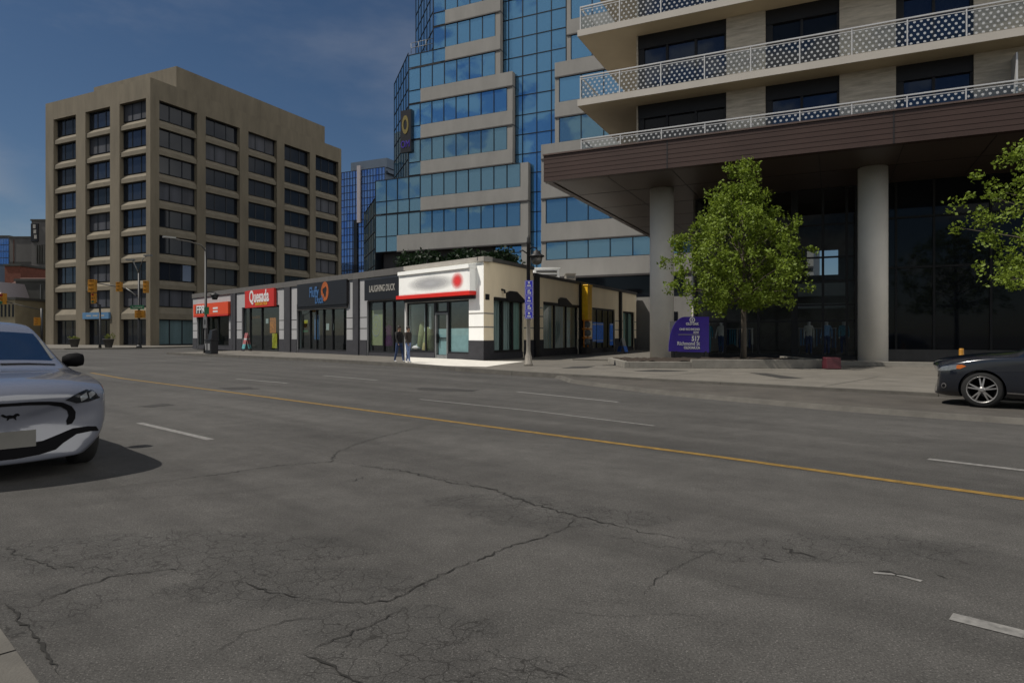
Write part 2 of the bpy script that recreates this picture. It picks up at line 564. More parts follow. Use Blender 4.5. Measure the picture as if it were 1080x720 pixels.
leaf_mat('lime_leaf', (0.070, 0.114, 0.012), (0.215, 0.285, 0.034))
leaf_mat('darkened_leaf', (0.006, 0.014, 0.005), (0.016, 0.034, 0.012))  # darkness of foliage mirrored in glass, put into the leaf colour
leaf_mat('bed_leaf', (0.05, 0.075, 0.010), (0.15, 0.16, 0.02))
mat('skin', (0.2160, 0.1224, 0.0792), 0.6, var=0.05)
mat('hair', (0.0108, 0.0079, 0.0065), 0.6, var=0.1)
mat('jeans', (0.0324, 0.0540, 0.1224), 0.85, var=0.25, scale=12)
mat('jeans_pale', (0.0936, 0.1368, 0.2592), 0.85, var=0.2, scale=12)
mat('coat_black', (0.0086, 0.0079, 0.0086), 0.8, var=0.2, scale=9)
mat('coat_brown', (0.0216, 0.0158, 0.0130), 0.8, var=0.2, scale=9)
mat('shoe_white', (0.3960, 0.3888, 0.3744), 0.6, var=0.05)
mat('shirt_pale', (0.4200, 0.4200, 0.3800), 0.8, var=0.15, scale=8)
mat('shirt_blue', (0.1600, 0.3000, 0.4800), 0.8, var=0.15, scale=8)
mat('shirt_teal', (0.0600, 0.2200, 0.3000), 0.8, var=0.2, scale=8)
mat('mannequin_white', (0.4200, 0.4200, 0.4100), 0.5, var=0.03)
mat('car_white', (0.090, 0.096, 0.118), 0.20, 0.0, var=0.02, spec=0.6)
mat('car_navy', (0.0050, 0.0072, 0.0130), 0.16, 0.1, var=0.03, spec=0.7)
for k in ('car_white', 'car_navy'):
    MATS[k].node_tree.nodes['Principled BSDF'].inputs['Coat Weight'].default_value = 0.8
    MATS[k].node_tree.nodes['Principled BSDF'].inputs['Coat Roughness'].default_value = 0.04
mat('car_trim', (0.0029, 0.0029, 0.0036), 0.8, var=0, spec=0.08)
mat('car_glass', (0.0043, 0.0115, 0.0288), 0.03, var=0, spec=0.8)
mat('lens_dark', (0.006, 0.007, 0.009), 0.15, 0.0, var=0.0, spec=0.35)
mat('lens_clear', (0.1800, 0.1900, 0.2000), 0.15, 0.4, var=0.3, scale=25)
mat('lens_orange', (0.4000, 0.1000, 0.0150), 0.2, var=0.0)
mat('tyre', (0.0086, 0.0086, 0.0086), 0.85, var=0.15, scale=20)
mat('alloy', (0.3400, 0.3300, 0.3200), 0.35, 0.75, var=0.05)
mat('chrome', (0.5000, 0.5000, 0.5100), 0.12, 0.9, var=0)
mat('plate', (0.075, 0.072, 0.063), 0.6, var=0.12, scale=3)


# ---------------------------------------------------------------- geometry helpers
class Fr:
    """An upright plane in the world: origin, direction along it, outward direction."""

    def __init__(s, o, u, n):
        s.o, s.u, s.n = Vector(o).to_2d(), Vector(u).to_2d().normalized(), Vector(n).to_2d().normalized()

    def P(s, a, d, z):
        q = s.o + s.u * a + s.n * d
        return Vector((q.x, q.y, z))

    def s_at(s, px, d=0.0):
        k = (px - CX) / F
        b = s.o + s.n * d
        return (k * b.y - b.x) / (s.u.x - k * s.u.y)

    def z_at(s, px, py, d=0.0):
        y = s.P(s.s_at(px, d), d, 0).y
        return H + (HY - py) * y / F


WORLD = Fr((0, 0), (1, 0), (0, 1))


def gnd(px, py, z=0.0):
    y = (H - z) * F / (py - HY)
    return Vector(((px - CX) / F * y, y, z))


def pt(px, py, y):
    return Vector(((px - CX) / F * y, y, H + (HY - py) * y / F))


class MB:
    def __init__(s):
        s.v, s.f, s.m, s.sm, s.uv = [], [], [], [], {}

    def face(s, pts, mi=0, smooth=False, uv=None):
        i = len(s.v)
        s.v += [tuple(p) for p in pts]
        s.f.append(tuple(range(i, i + len(pts))))
        s.m.append(mi)
        s.sm.append(smooth)
        if uv:
            s.uv[len(s.f) - 1] = uv

    def hexa(s, c, mi=0):
        i = len(s.v)
        s.v += [tuple(p) for p in c]
        for q in ((0, 1, 2, 3), (4, 7, 6, 5), (0, 4, 5, 1), (1, 5, 6, 2), (2, 6, 7, 3), (3, 7, 4, 0)):
            s.f.append(tuple(i + k for k in q))
            s.m.append(mi)
            s.sm.append(False)

    def box(s, fr, a0, a1, d0, d1, z0, z1, mi=0):
        P = fr.P
        s.hexa([P(a0, d0, z0), P(a1, d0, z0), P(a1, d1, z0), P(a0, d1, z0), P(a0, d0, z1), P(a1, d0, z1), P(a1, d1, z1), P(a0, d1, z1)], mi)

    def prism_ad(s, fr, a0, a1, prof, mi=0):
        """A profile of (d, z) points swept along the plane from a0 to a1."""
        i = len(s.v)
        n = len(prof)
        s.v += [tuple(fr.P(a0, d, z)) for d, z in prof] + [tuple(fr.P(a1, d, z)) for d, z in prof]
        s.f += [tuple(range(i, i + n)), tuple(range(i + n, i + 2 * n))[::-1]]
        s.f += [(i + k, i + (k + 1) % n, i + n + (k + 1) % n, i + n + k) for k in range(n)]
        s.m += [mi] * (n + 2)
        s.sm += [False] * (n + 2)

    def prism_az(s, fr, prof, d0, d1, mi=0):
        """An outline of (a, z) points on the plane, given thickness from d0 to d1."""
        i = len(s.v)
        n = len(prof)
        s.v += [tuple(fr.P(a, d0, z)) for a, z in prof] + [tuple(fr.P(a, d1, z)) for a, z in prof]
        s.f += [tuple(range(i, i + n)), tuple(range(i + n, i + 2 * n))[::-1]]
        s.f += [(i + k, i + (k + 1) % n, i + n + (k + 1) % n, i + n + k) for k in range(n)]
        s.m += [mi] * (n + 2)
        s.sm += [False] * (n + 2)

    def slab(s, poly, z0, z1, mi=0, side=None):
        i = len(s.v)
        n = len(poly)
        s.v += [(p[0], p[1], z0) for p in poly] + [(p[0], p[1], z1) for p in poly]
        s.f += [tuple(range(i, i + n))[::-1], tuple(range(i + n, i + 2 * n))]
        s.m += [mi, mi]
        s.f += [(i + k, i + (k + 1) % n, i + n + (k + 1) % n, i + n + k) for k in range(n)]
        s.m += [mi if side is None else side] * n
        s.sm += [False] * (n + 2)

    def tube(s, pts, rads, n=10, mi=0, cap=True):
        pts = [Vector(p) for p in pts]
        if not isinstance(rads, (list, tuple)):
            rads = [rads] * len(pts)
        base = len(s.v)
        up = Vector((0.31, 0.17, 0.93))
        for k, p in enumerate(pts):
            t = (pts[min(k + 1, len(pts) - 1)] - pts[max(k - 1, 0)]).normalized()
            ref = up if abs(t.dot(up)) < 0.97 else Vector((1, 0, 0))
            x = t.cross(ref).normalized()
            y = t.cross(x)
            for j in range(n):
                a = 2 * math.pi * j / n
                s.v.append(tuple(p + (x * math.cos(a) + y * math.sin(a)) * rads[k]))
        for k in range(len(pts) - 1):
            for j in range(n):
                s.f.append((base + k * n + j, base + k * n + (j + 1) % n, base + (k + 1) * n + (j + 1) % n, base + (k + 1) * n + j))
                s.m.append(mi)
                s.sm.append(True)
        if cap:
            s.f.append(tuple(base + j for j in range(n))[::-1])
            s.f.append(tuple(base + (len(pts) - 1) * n + j for j in range(n)))
            s.m += [mi, mi]
            s.sm += [False, False]

    def lathe(s, prof, origin=(0, 0, 0), axis='Z', n=24, mi=0, smooth=True, cap=True):
        """Profile of (radius, height); axis Z upright or Y for wheels."""
        o = Vector(origin)
        base = len(s.v)
        for r, h in prof:
            for j in range(n):
                a = 2 * math.pi * j / n
                q = Vector((r * math.cos(a), r * math.sin(a), h)) if axis == 'Z' else Vector((r * math.cos(a), h, r * math.sin(a)))
                s.v.append(tuple(o + q))
        for k in range(len(prof) - 1):
            for j in range(n):
                s.f.append((base + k * n + j, base + k * n + (j + 1) % n, base + (k + 1) * n + (j + 1) % n, base + (k + 1) * n + j))
                s.m.append(mi)
                s.sm.append(smooth)
        for k, flip in ((0, True), (len(prof) - 1, False)):
            if cap and prof[k][0] > 1e-4:
                q = tuple(base + k * n + j for j in range(n))
                s.f.append(q[::-1] if flip else q)
                s.m.append(mi)
                s.sm.append(False)

    def build(s, name, mats, parent=None, fix=True, bevel=0.0):
        if not isinstance(mats, (list, tuple)):
            mats = [mats]
        off = Vector((0, 0, 0))
        if parent is not None:
            off = world_loc(parent)
        me = bpy.data.meshes.new(name)
        me.from_pydata([(x - off.x, y - off.y, z - off.z) for x, y, z in s.v], [], s.f)
        for m_ in mats:
            me.materials.append(MATS[m_])
        me.polygons.foreach_set('material_index', s.m)
        me.polygons.foreach_set('use_smooth', s.sm)
        if s.uv:
            ul = me.uv_layers.new(name='uv')
            for fi, uvs in s.uv.items():
                for k, li in enumerate(me.polygons[fi].loop_indices):
                    ul.data[li].uv = uvs[k]
        if fix and not s.uv:
            bm = bmesh.new()
            bm.from_mesh(me)
            bmesh.ops.recalc_face_normals(bm, faces=bm.faces)
            bm.to_mesh(me)
            bm.free()
        me.update()
        o = bpy.data.objects.new(name, me)
        col.objects.link(o)
        if parent is not None:
            o.parent = parent
        if bevel:
            bv = o.modifiers.new('bevel', 'BEVEL')
            bv.width = bevel
            bv.segments = 2
            bv.limit_method = 'ANGLE'
        return o


def world_loc(o):
    v = Vector((0, 0, 0))
    while o is not None:
        v += o.location
        o = o.parent
    return v


def thing(name, loc, label, cat, group=None):
    e = bpy.data.objects.new(name, None)
    e.empty_display_size = 0.3
    e.location = loc
    col.objects.link(e)
    return tag(e, label, cat, group)


def tag(o, label, cat, group=None):
    o['label'] = label
    o['category'] = cat
    if group:
        o['group'] = group
    return o


def structure(o, kind='structure'):
    o['kind'] = kind
    return o


def text_obj(name, s, height, origin, xdir, normal, m, parent, extrude=0.01, width=None, align='CENTER', bold=0.0):
    """Raised lettering as a mesh; origin is the middle of the line."""
    cu = bpy.data.curves.new(name, 'FONT')
    cu.body = s
    cu.align_x = align
    cu.align_y = 'CENTER'
    cu.size = height / 0.70
    cu.extrude = extrude
    cu.offset = bold
    tmp = bpy.data.objects.new(name + '_curve', cu)
    col.objects.link(tmp)
    dg = bpy.context.evaluated_depsgraph_get()
    dg.update()
    me = bpy.data.meshes.new_from_object(tmp.evaluated_get(dg))
    bpy.data.objects.remove(tmp)
    bpy.data.curves.remove(cu)
    me.name = name
    if width:
        xs = [v.co.x for v in me.vertices]
        k = width / max(max(xs) - min(xs), 1e-6)
        mid = (max(xs) + min(xs)) / 2
        for v in me.vertices:
            v.co.x = (v.co.x - (mid if align == 'CENTER' else min(xs))) * k
    me.materials.clear()
    me.materials.append(MATS[m])
    x = Vector(xdir).normalized()
    z = Vector(normal).normalized()
    y = z.cross(x)
    o = bpy.data.objects.new(name, me)
    col.objects.link(o)
    off = world_loc(parent) if parent else Vector()
    mw = Matrix.Identity(4)
    for i in range(3):
        mw[i][0], mw[i][1], mw[i][2] = x[i], y[i], z[i]
    mw.translation = Vector(origin) - off
    o.parent = parent
    o.matrix_local = mw
    return o


def v3(v2, z=0.0):
    return Vector((v2.x, v2.y, z))


# directions: the street runs along D1 (away to the left); N1 crosses it; E1/E2 are the block's own grid
D1, N1 = Vector((-0.736, 0.677)), Vector((0.677, 0.736))
E1, E2 = Vector((0.436, 0.900)), Vector((0.900, -0.436))


def st(s, n, z=0.0):
    q = D1 * s + N1 * n
    return Vector((q.x, q.y, z))


# ---------------------------------------------------------------- ground, road, pavements
g = MB()
g.face([(-2500, -600, -0.05), (2500, -600, -0.05), (2500, 3500, -0.05), (-2500, 3500, -0.05)])
structure(g.build('ground', 'ground'))
r = MB()
r.face([(-160, -25, 0), (70, -25, 0), (70, 140, 0), (-160, 140, 0)])
road = structure(r.build('road', 'asphalt'))

# markings
def marking(name, n0, n1, s0, s1, m, steps=1, z=0.004):
    b = MB()
    for k in range(steps):
        a0, a1 = s0 + (s1 - s0) * k / steps, s0 + (s1 - s0) * (k + 1) / steps
        b.face([st(a0, n0, z), st(a1, n0, z), st(a1, n1, z), st(a0, n1, z)])
    return b.build(name, m, road)


def ribbon(pxs, w, name, m, z=0.004):
    """A painted line through ground points seen in the photograph."""
    q = [gnd(*p) for p in pxs]
    b = MB()
    for a, c in zip(q, q[1:]):
        t = (c - a).normalized()
        s_ = Vector((-t.y, t.x, 0)) * w / 2
        b.face([a - s_ + Vector((0, 0, z)), c - s_ + Vector((0, 0, z)), c + s_ + Vector((0, 0, z)), a + s_ + Vector((0, 0, z))])
    return b.build(name, m, road)


ribbon([(96, 393), (130, 399.2), (250, 414.5), (400, 434.5), (540, 453), (760, 482), (900, 501.5), (1080, 526), (1300, 556)], 0.12, 'centre_line', 'yellow_paint')
ribbon([(147, 446), (222, 463.5)], 0.11, 'lane_marking', 'white_paint')
ribbon([(1003, 650), (1080, 669), (1200, 698)], 0.11, 'lane_marking', 'white_paint')
ribbon([(921, 604), (945, 606), (972, 613)], 0.035, 'lane_marking', 'white_paint')
ribbon([(249, 399.5), (303, 404)], 0.12, 'lane_marking', 'white_paint')
ribbon([(341, 396), (398, 401)], 0.12, 'lane_marking', 'white_paint')
ribbon([(545, 413), (652, 424)], 0.12, 'lane_marking', 'white_paint')
ribbon([(443, 421), (560, 433), (690, 449)], 0.07, 'lane_marking', 'white_paint')
ribbon([(979, 484), (1080, 496), (1200, 510)], 0.11, 'lane_marking', 'white_paint')

# cracks: jagged dark ribbons where the surface has opened
def crack(b, pxs, w0, w1, jag=0.05, step=0.07, z=0.005, rnd=random):
    q = [gnd(*p) for p in pxs]
    line = [q[0]]
    for a, c in zip(q, q[1:]):
        n = max(1, int((c - a).length / step))
        t = (c - a).normalized()
        s_ = Vector((-t.y, t.x, 0))
        for k in range(1, n + 1):
            j = 0 if k == n else rnd.gauss(0, jag)
            line.append(a + (c - a) * (k / n) + s_ * j)
    n = len(line)
    prev = None
    for k, p in enumerate(line):
        t = (line[min(k + 1, n - 1)] - line[max(k - 1, 0)]).normalized()
        s_ = Vector((-t.y, t.x, 0))
        w = (w0 + (w1 - w0) * k / n) * rnd.uniform(0.25, 1.35) * min(1, 0.15 + 4 * min(k, n - 1 - k) / n)
        cur = (p - s_ * w + Vector((0, 0, z)), p + s_ * w + Vector((0, 0, z)))
        if prev:
            b.face([prev[0], cur[0], cur[1], prev[1]])
        prev = cur


rc = random.Random(3)
cb = MB()
CR = [
    ([(90, 518), (160, 509), (230, 500), (300, 490), (350, 487), (355, 477), (385, 465), (420, 456), (460, 446)], .012, .010),
    ([(350, 486), (385, 491), (430, 497), (475, 509), (520, 516), (560, 531), (605, 543), (640, 552), (690, 563), (735, 571)], .010, .016),
    ([(355, 487), (400, 494), (445, 500), (500, 511), (548, 523)], .006, .006),
    ([(320, 630), (350, 634), (385, 637), (415, 632), (440, 618), (470, 605), (505, 590), (540, 575), (575, 566), (600, 555), (608, 543)], .008, .010),
    ([(250, 612), (280, 624), (320, 630)], .010, .010),
    ([(25, 640), (60, 627), (115, 608), (150, 604), (180, 600), (215, 602)], .009, .006),
    ([(0, 633), (14, 645), (30, 662), (45, 685), (62, 712)], .012, .012),
    ([(0, 572), (30, 590), (60, 600), (100, 597), (135, 604)], .006, .006),
    ([(680, 628), (690, 612), (708, 601), (740, 586), (765, 577)], .006, .003),
    ([(825, 576), (845, 583), (863, 589)], .018, .010),
    ([(800, 588), (818, 592), (830, 596)], .012, .006),
    ([(920, 603), (938, 603), (955, 607), (974, 612)], .022, .012),
    ([(985, 605), (1000, 611)], .010, .006),
    ([(362, 508), (376, 506), (388, 501)], .012, .004),
    ([(95, 530), (200, 522), (260, 518)], .003, .003),
    ([(225, 690), (255, 668), (300, 655), (350, 648)], .006, .004),
    ([(320, 690), (345, 700), (372, 718), (400, 728)], .012, .008),
    ([(320, 690), (360, 672), (400, 655), (425, 640)], .007, .005),
    ([(470, 720), (520, 704), (575, 708), (630, 722)], .004, .003),
    ([(560, 640), (640, 650), (720, 648), (800, 664)], .003, .002),
    ([(740, 610), (800, 625), (870, 634)], .003, .003),
    ([(230, 522), (300, 512)], .003, .002),
    ([(630, 562), (690, 575), (760, 585), (800, 590)], .005, .004),
    ([(860, 498), (820, 489), (790, 480)], .006, .004),
]
for p, w0, w1 in CR:
    crack(cb, p, w0 * 0.62, w1 * 0.62, jag=0.011 if p[0][1] > 600 else 0.020, step=0.035, rnd=rc)
cb.build('crack', 'crack', road)


def flat_patch(pxs, m, name, z, rag=0.0, parent=None, n=10):
    q = [gnd(px, py, 0) for px, py in pxs]
    pts = []
    for i, a in enumerate(q):
        c = q[(i + 1) % len(q)]
        for k in range(n):
            p = a.lerp(c, k / n)
            if rag:
                p += Vector((rc.gauss(0, rag), rc.gauss(0, rag), 0))
            pts.append((p.x, p.y, z))
    b = MB()
    b.face(pts)
    return b.build(name, m, parent)


flat_patch([(445, 408.5), (505, 411), (498, 413), (440, 411)], 'dark_patch', 'tar_patch', 0.004, 0.04, road)
flat_patch([(232, 409), (262, 408), (275, 410), (240, 411.5)], 'dark_patch', 'tar_patch', 0.004, 0.04, road)
flat_patch([(146, 428.5), (172, 425.5), (184, 427), (160, 429.5)], 'dark_patch', 'tar_patch', 0.004, 0.02, road)

# near gutter with its concrete pan, kerb and pavement (the camera stands on it)
kb = MB()
kb.slab([st(-30, -6), st(30, -6), st(30, 0.22), st(-30, 0.22)], -0.04, 0.15)
structure(kb.build('near_pavement', 'pavement'))
gp = MB()
cut = 0.0
x = -30.0
while x < 30:
    gp.face([st(x + .006, .223, .005), st(x + 2.4, .223, .005), st(x + 2.4, .70, .005), st(x + .006, .70, .005)])
    x += 2.41
structure(gp.build('gutter', 'kerb'))

# far kerb line of the shops, running on round to the plaza and lay-by
def curb_pts(zs):
    return [gnd(px, py, 0.15) for px, py in zs]


CURB = [(176, 371.6), (250, 374.6), (330, 378.0), (390, 381.0), (440, 384.2), (480, 387.0), (540, 391.2), (605, 395.0), (760, 403.0), (990, 415.0), (1180, 425)]
cpts = curb_pts(CURB)
far = [cpts[-1] + Vector((18, -12, 0)), Vector((62, 15, 0)), Vector((90, 90, 0)), Vector((0, 128, 0)), Vector((-18.0, 98, 0))]
poly = [cpts[0] + v3(E1) * 40, cpts[0] + v3(E1) * 4 - v3(D1) * 0.0, cpts[0] + v3(E1) * 1.2 + v3(D1) * -0.3] + cpts + far
pv = MB()
pv.slab([(p.x, p.y) for p in poly], -0.03, 0.15)
structure(pv.build('pavement', 'pavement'))
# kerb stones: a pale band along the edge with joints
kb = MB()
path = [cpts[0] + v3(E1) * 40, cpts[0] + v3(E1) * 4, cpts[0] + v3(E1) * 1.2 + v3(D1) * -0.3] + cpts
for a, c in zip(path, path[1:]):
    L = (c - a).length
    n = max(1, int(L / 3.0))
    t = (c - a).normalized()
    s_ = Vector((-t.y, t.x, 0))
    for k in range(n):
        p, q = a + t * (L * k / n + 0.006), a + t * (L * (k + 1) / n - 0.006)
        kb.hexa([p - s_ * .03 + Vector((0, 0, -.17)), q - s_ * .03 + Vector((0, 0, -.17)), q + s_ * .15 + Vector((0, 0, -.17)), p + s_ * .15 + Vector((0, 0, -.17)),
                 p - s_ * .02 + Vector((0, 0, .008)), q - s_ * .02 + Vector((0, 0, .008)), q + s_ * .15 + Vector((0, 0, .008)), p + s_ * .15 + Vector((0, 0, .008))])
structure(kb.build('kerb', 'kerb'))
# paving joints on the concrete pavement
jb = MB()
def joint(a, c, w=0.02, z=0.154):
    t = (c - a).normalized()
    s_ = Vector((-t.y, t.x, 0)) * w / 2
    jb.face([(p.x, p.y, z) for p in (a - s_, c - s_, c + s_, a + s_)])
for i in range(3, len(cpts) - 1):
    a, c = cpts[i], cpts[i + 1]
    L = (c - a).length
    for k in range(max(1, int(L / 2.6))):
        p = a.lerp(c, (k + .5) / max(1, int(L / 2.6)))
        joint(p + v3(N1) * .2, p + v3(N1) * 5.4)
for off in (1.9, 3.7, 5.4):
    for a, c in zip(cpts[3:], cpts[4:]):
        joint(a + v3(N1) * off, c + v3(N1) * off)
structure(jb.build('pavement_joint', 'dark_patch'))
for pxs in ([(592, 388.3), (604, 386.6), (628, 385.9), (618, 388.2)], [(668, 391.4), (690, 389.8), (727, 391.0), (700, 392.0)], [(790, 393.0), (808, 393.6), (848, 399.2), (824, 399.0)]):  # dark flat shapes laid just above the pavement
    b = MB()
    b.face([tuple(gnd(px, py, .15) + Vector((0, 0, .006))) for px, py in pxs])
    structure(b.build('pavement_dark_shape', 'dark_patch'))
# lay-by, a little lower than the pavement, with a mountable concrete edge
BAY = 0.085
LB = [(586, 395.4), (594, 397.2), (604, 400.6), (625, 403.4), (650, 406.2), (690, 411.0), (760, 417.5), (875, 427.3), (980, 434.8), (1080, 441.5), (1250, 453)]
lo = [gnd(px, py, BAY) for px, py in LB]
up = [gnd(px, py, 0.15) for px, py in CURB[7:]]
lo.append(lo[-1] - v3(D1) * 22)
up.append(cpts[-1] + Vector((18, -12, 0)))
lb = MB()
lb.face([(p.x, p.y, BAY) for p in lo] + [(p.x, p.y, BAY) for p in up[::-1]])
structure(lb.build('parking_bay', 'layby'))
eb = MB()
off_ = []
for i, p in enumerate(lo):
    t = (lo[min(i + 1, len(lo) - 1)] - lo[max(i - 1, 0)]).normalized()
    off_.append(Vector((-t.y, t.x, 0)))
for i in range(len(lo) - 1):
    a, c, na, nc = lo[i], lo[i + 1], off_[i], off_[i + 1]
    n = max(1, int((c - a).length / 3))
    for k in range(n):
        p, q = a.lerp(c, k / n), a.lerp(c, (k + 1) / n)
        np_, nq = na.lerp(nc, k / n), na.lerp(nc, (k + 1) / n)
        z0, z1 = Vector((0, 0, -BAY - .01)), Vector((0, 0, .006))
        eb.hexa([p - np_ * .12 + z0, q - nq * .12 + z0, q + nq * .07 + z0, p + np_ * .07 + z0, p - np_ * .05 + z1, q - nq * .05 + z1, q + nq * .07 + z1, p + np_ * .07 + z1])
structure(eb.build('bay_edge', 'kerb'))
# bright highlight outside the corner shop, painted on as a pale sheet
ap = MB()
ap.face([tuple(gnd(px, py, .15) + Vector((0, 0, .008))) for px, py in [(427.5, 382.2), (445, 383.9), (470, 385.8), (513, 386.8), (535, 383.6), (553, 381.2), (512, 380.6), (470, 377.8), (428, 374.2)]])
structure(ap.build('highlight_sheet', 'pavement_highlight'))
# pavement on the far corner in front of the office block
fo = MB()
oc = Vector((-43.6, 80))
fo.slab([oc - E1 * 14 + E2 * 7, oc - E1 * 14 - E2 * 60, oc + E1 * 2 - E2 * 60, oc + E1 * 50 - E2 * 2, oc + E1 * 50 + E2 * 7, oc - E1 * 10 + E2 * 9], -0.03, 0.15, 0)
structure(fo.build('corner_pavement', 'pavement'))


# ---------------------------------------------------------------- office block (beige concrete, left)
def office():
    P0 = Vector((-43.6, 80))
    ff = Fr(P0, -E2, -E1)
    fs = Fr(P0, E1, E2)
    W, D = ff.s_at(48), fs.s_at(360)
    top = H + (HY - 81.5) * 80 / F
    T = thing('office_block', (P0.x, P0.y, 0.15), 'tall beige concrete office block with rows of deep dark windows at the far corner', 'building')
    fx = [(154, 126), (116, 90), (80, 56.4)]
    sx = [(168, 208), (217, 253), (262, 292), (300, 327), (333, 357)]
    zt0 = ff.z_at(140, 106.7)
    pitch = (ff.z_at(140, 106.7) - ff.z_at(140, 304.4)) / 7
    wh = pitch * 0.655
    gtop = ff.z_at(140, 336.5)
    wall = MB()
    rec = .70
    wall.box(ff, rec + .05, W - .05, -D + .05, -rec - .02, 0, top - 1.0, 1)
    windows = []
    for fr, bays, L in ((ff, [(fr_[0], fr_[1]) for fr_ in fx], W), (fs, sx, D)):
        sb = sorted([tuple(sorted((fr.s_at(a), fr.s_at(c)))) for a, c in bays])
        edges = [0.0 if fr is fs else 0.0] + [v for p in sb for v in p] + [L]
        for k in range(0, len(edges), 2):
            a0 = edges[k] + (rec + 0.003 if (k == 0 and fr is fs) else 0)
            wall.box(fr, a0, edges[k + 1], -rec, 0, 0, top - .003)
        for a0, a1 in sb:
            wall.box(fr, a0, a1, -rec, -.004, zt0, top - .003)
            for kf in range(8):
                zt = zt0 - kf * pitch
                zb = zt - wh
                nxt = zt0 - (kf + 1) * pitch if kf < 7 else gtop
                sl = 0.55 * (zb - nxt)
                wall.prism_ad(fr, a0, a1, [(-rec, zb), (-.12, zb - sl), (-.12, nxt), (-rec, nxt)], 1)
                windows.append((fr, a0, a1, zb, zt, kf))
            windows.append((fr, a0, a1, .2, gtop, 8))
    wall.build('wall', ['office_concrete', 'office_sill'], T)
    rf = MB()
    rf.box(ff, .4, W - .4, -D + .4, -.4, top - .9, top - .5)
    rf.build('roof', 'rooftop', T)
    ph = MB()
    # plant room set back on the roof
    pz = H + (HY - 69) * 84.5 / F
    b0 = 1.4
    a_near = 4.6
    ph.box(ff, b0, ff.s_at(99, -a_near), -fs.s_at(342.5, -b0), -a_near, top - .5, pz)
    ph.build('plant_room', 'office_concrete', T)
    # windows: one mesh of unit size, shared
    proto = {}
    def unit(kind):
        b = MB()
        b.box(WORLD, 0, 1, -.02, .02, 0, 1, 0)
        n = 3
        for k in range(n + 1):
            c = min(max(k / n, .012), .988)
            b.box(WORLD, c - .012, c + .012, -.07, -.0205, 0, 1, 1)
        b.box(WORLD, 0, 1, -.069, -.0207, 0, .03, 1)
        b.box(WORLD, 0, 1, -.069, -.0207, .97, 1, 1)
        o = b.build('window', [kind, 'mullion'])
        return o
    rw = random.Random(5)
    kinds = ['dark_glass', 'office_blind', 'navy_glass']
    cnt = 0
    for fr, a0, a1, zb, zt, kf in windows:
        if kf == 8:
            k = 'office_curtain' if fr is fs and a0 < 8 else 'dark_glass'
        else:
            k = rw.choices(kinds, (4, 4, 4) if fr is ff else (9, 3, 0.25))[0]
        if k not in proto:
            proto[k] = unit(k)
            o = proto[k]
        else:
            o = proto[k].copy()
            col.objects.link(o)
        right = fr.u if fr is fs else -fr.u               # local +x as read from outside
        p = fr.P(a0 if fr is fs else a1, -rec + .1, zb)
        o.parent = T
        o.location = p - T.location
        o.rotation_euler = (0, 0, math.atan2(right.y, right.x))
        o.scale = (a1 - a0, 1, zt - zb)
    return ff, fs, T


OF, OS, OFFICE = office()
# blue fascia sign over the office entrance, and shop signs beside it
t = thing('shop_sign', OF.P(OF.s_at(103), 0, OF.z_at(103, 333)), 'pale blue sign board above the entrance of the beige office block', 'sign')
b = MB()
b.box(OF, OF.s_at(116.5), OF.s_at(89), -.10, .25, OF.z_at(103, 336.2), OF.z_at(103, 329.4))
b.build('panel', 'awning_blue', t)
for k in range(3):
    b = MB()
    b.box(OF, OF.s_at(112 - k * 7), OF.s_at(107 - k * 7), .252, .262, OF.z_at(103, 333.6), OF.z_at(103, 332.2))
    b.build('lettering', 'letter_grey', t)


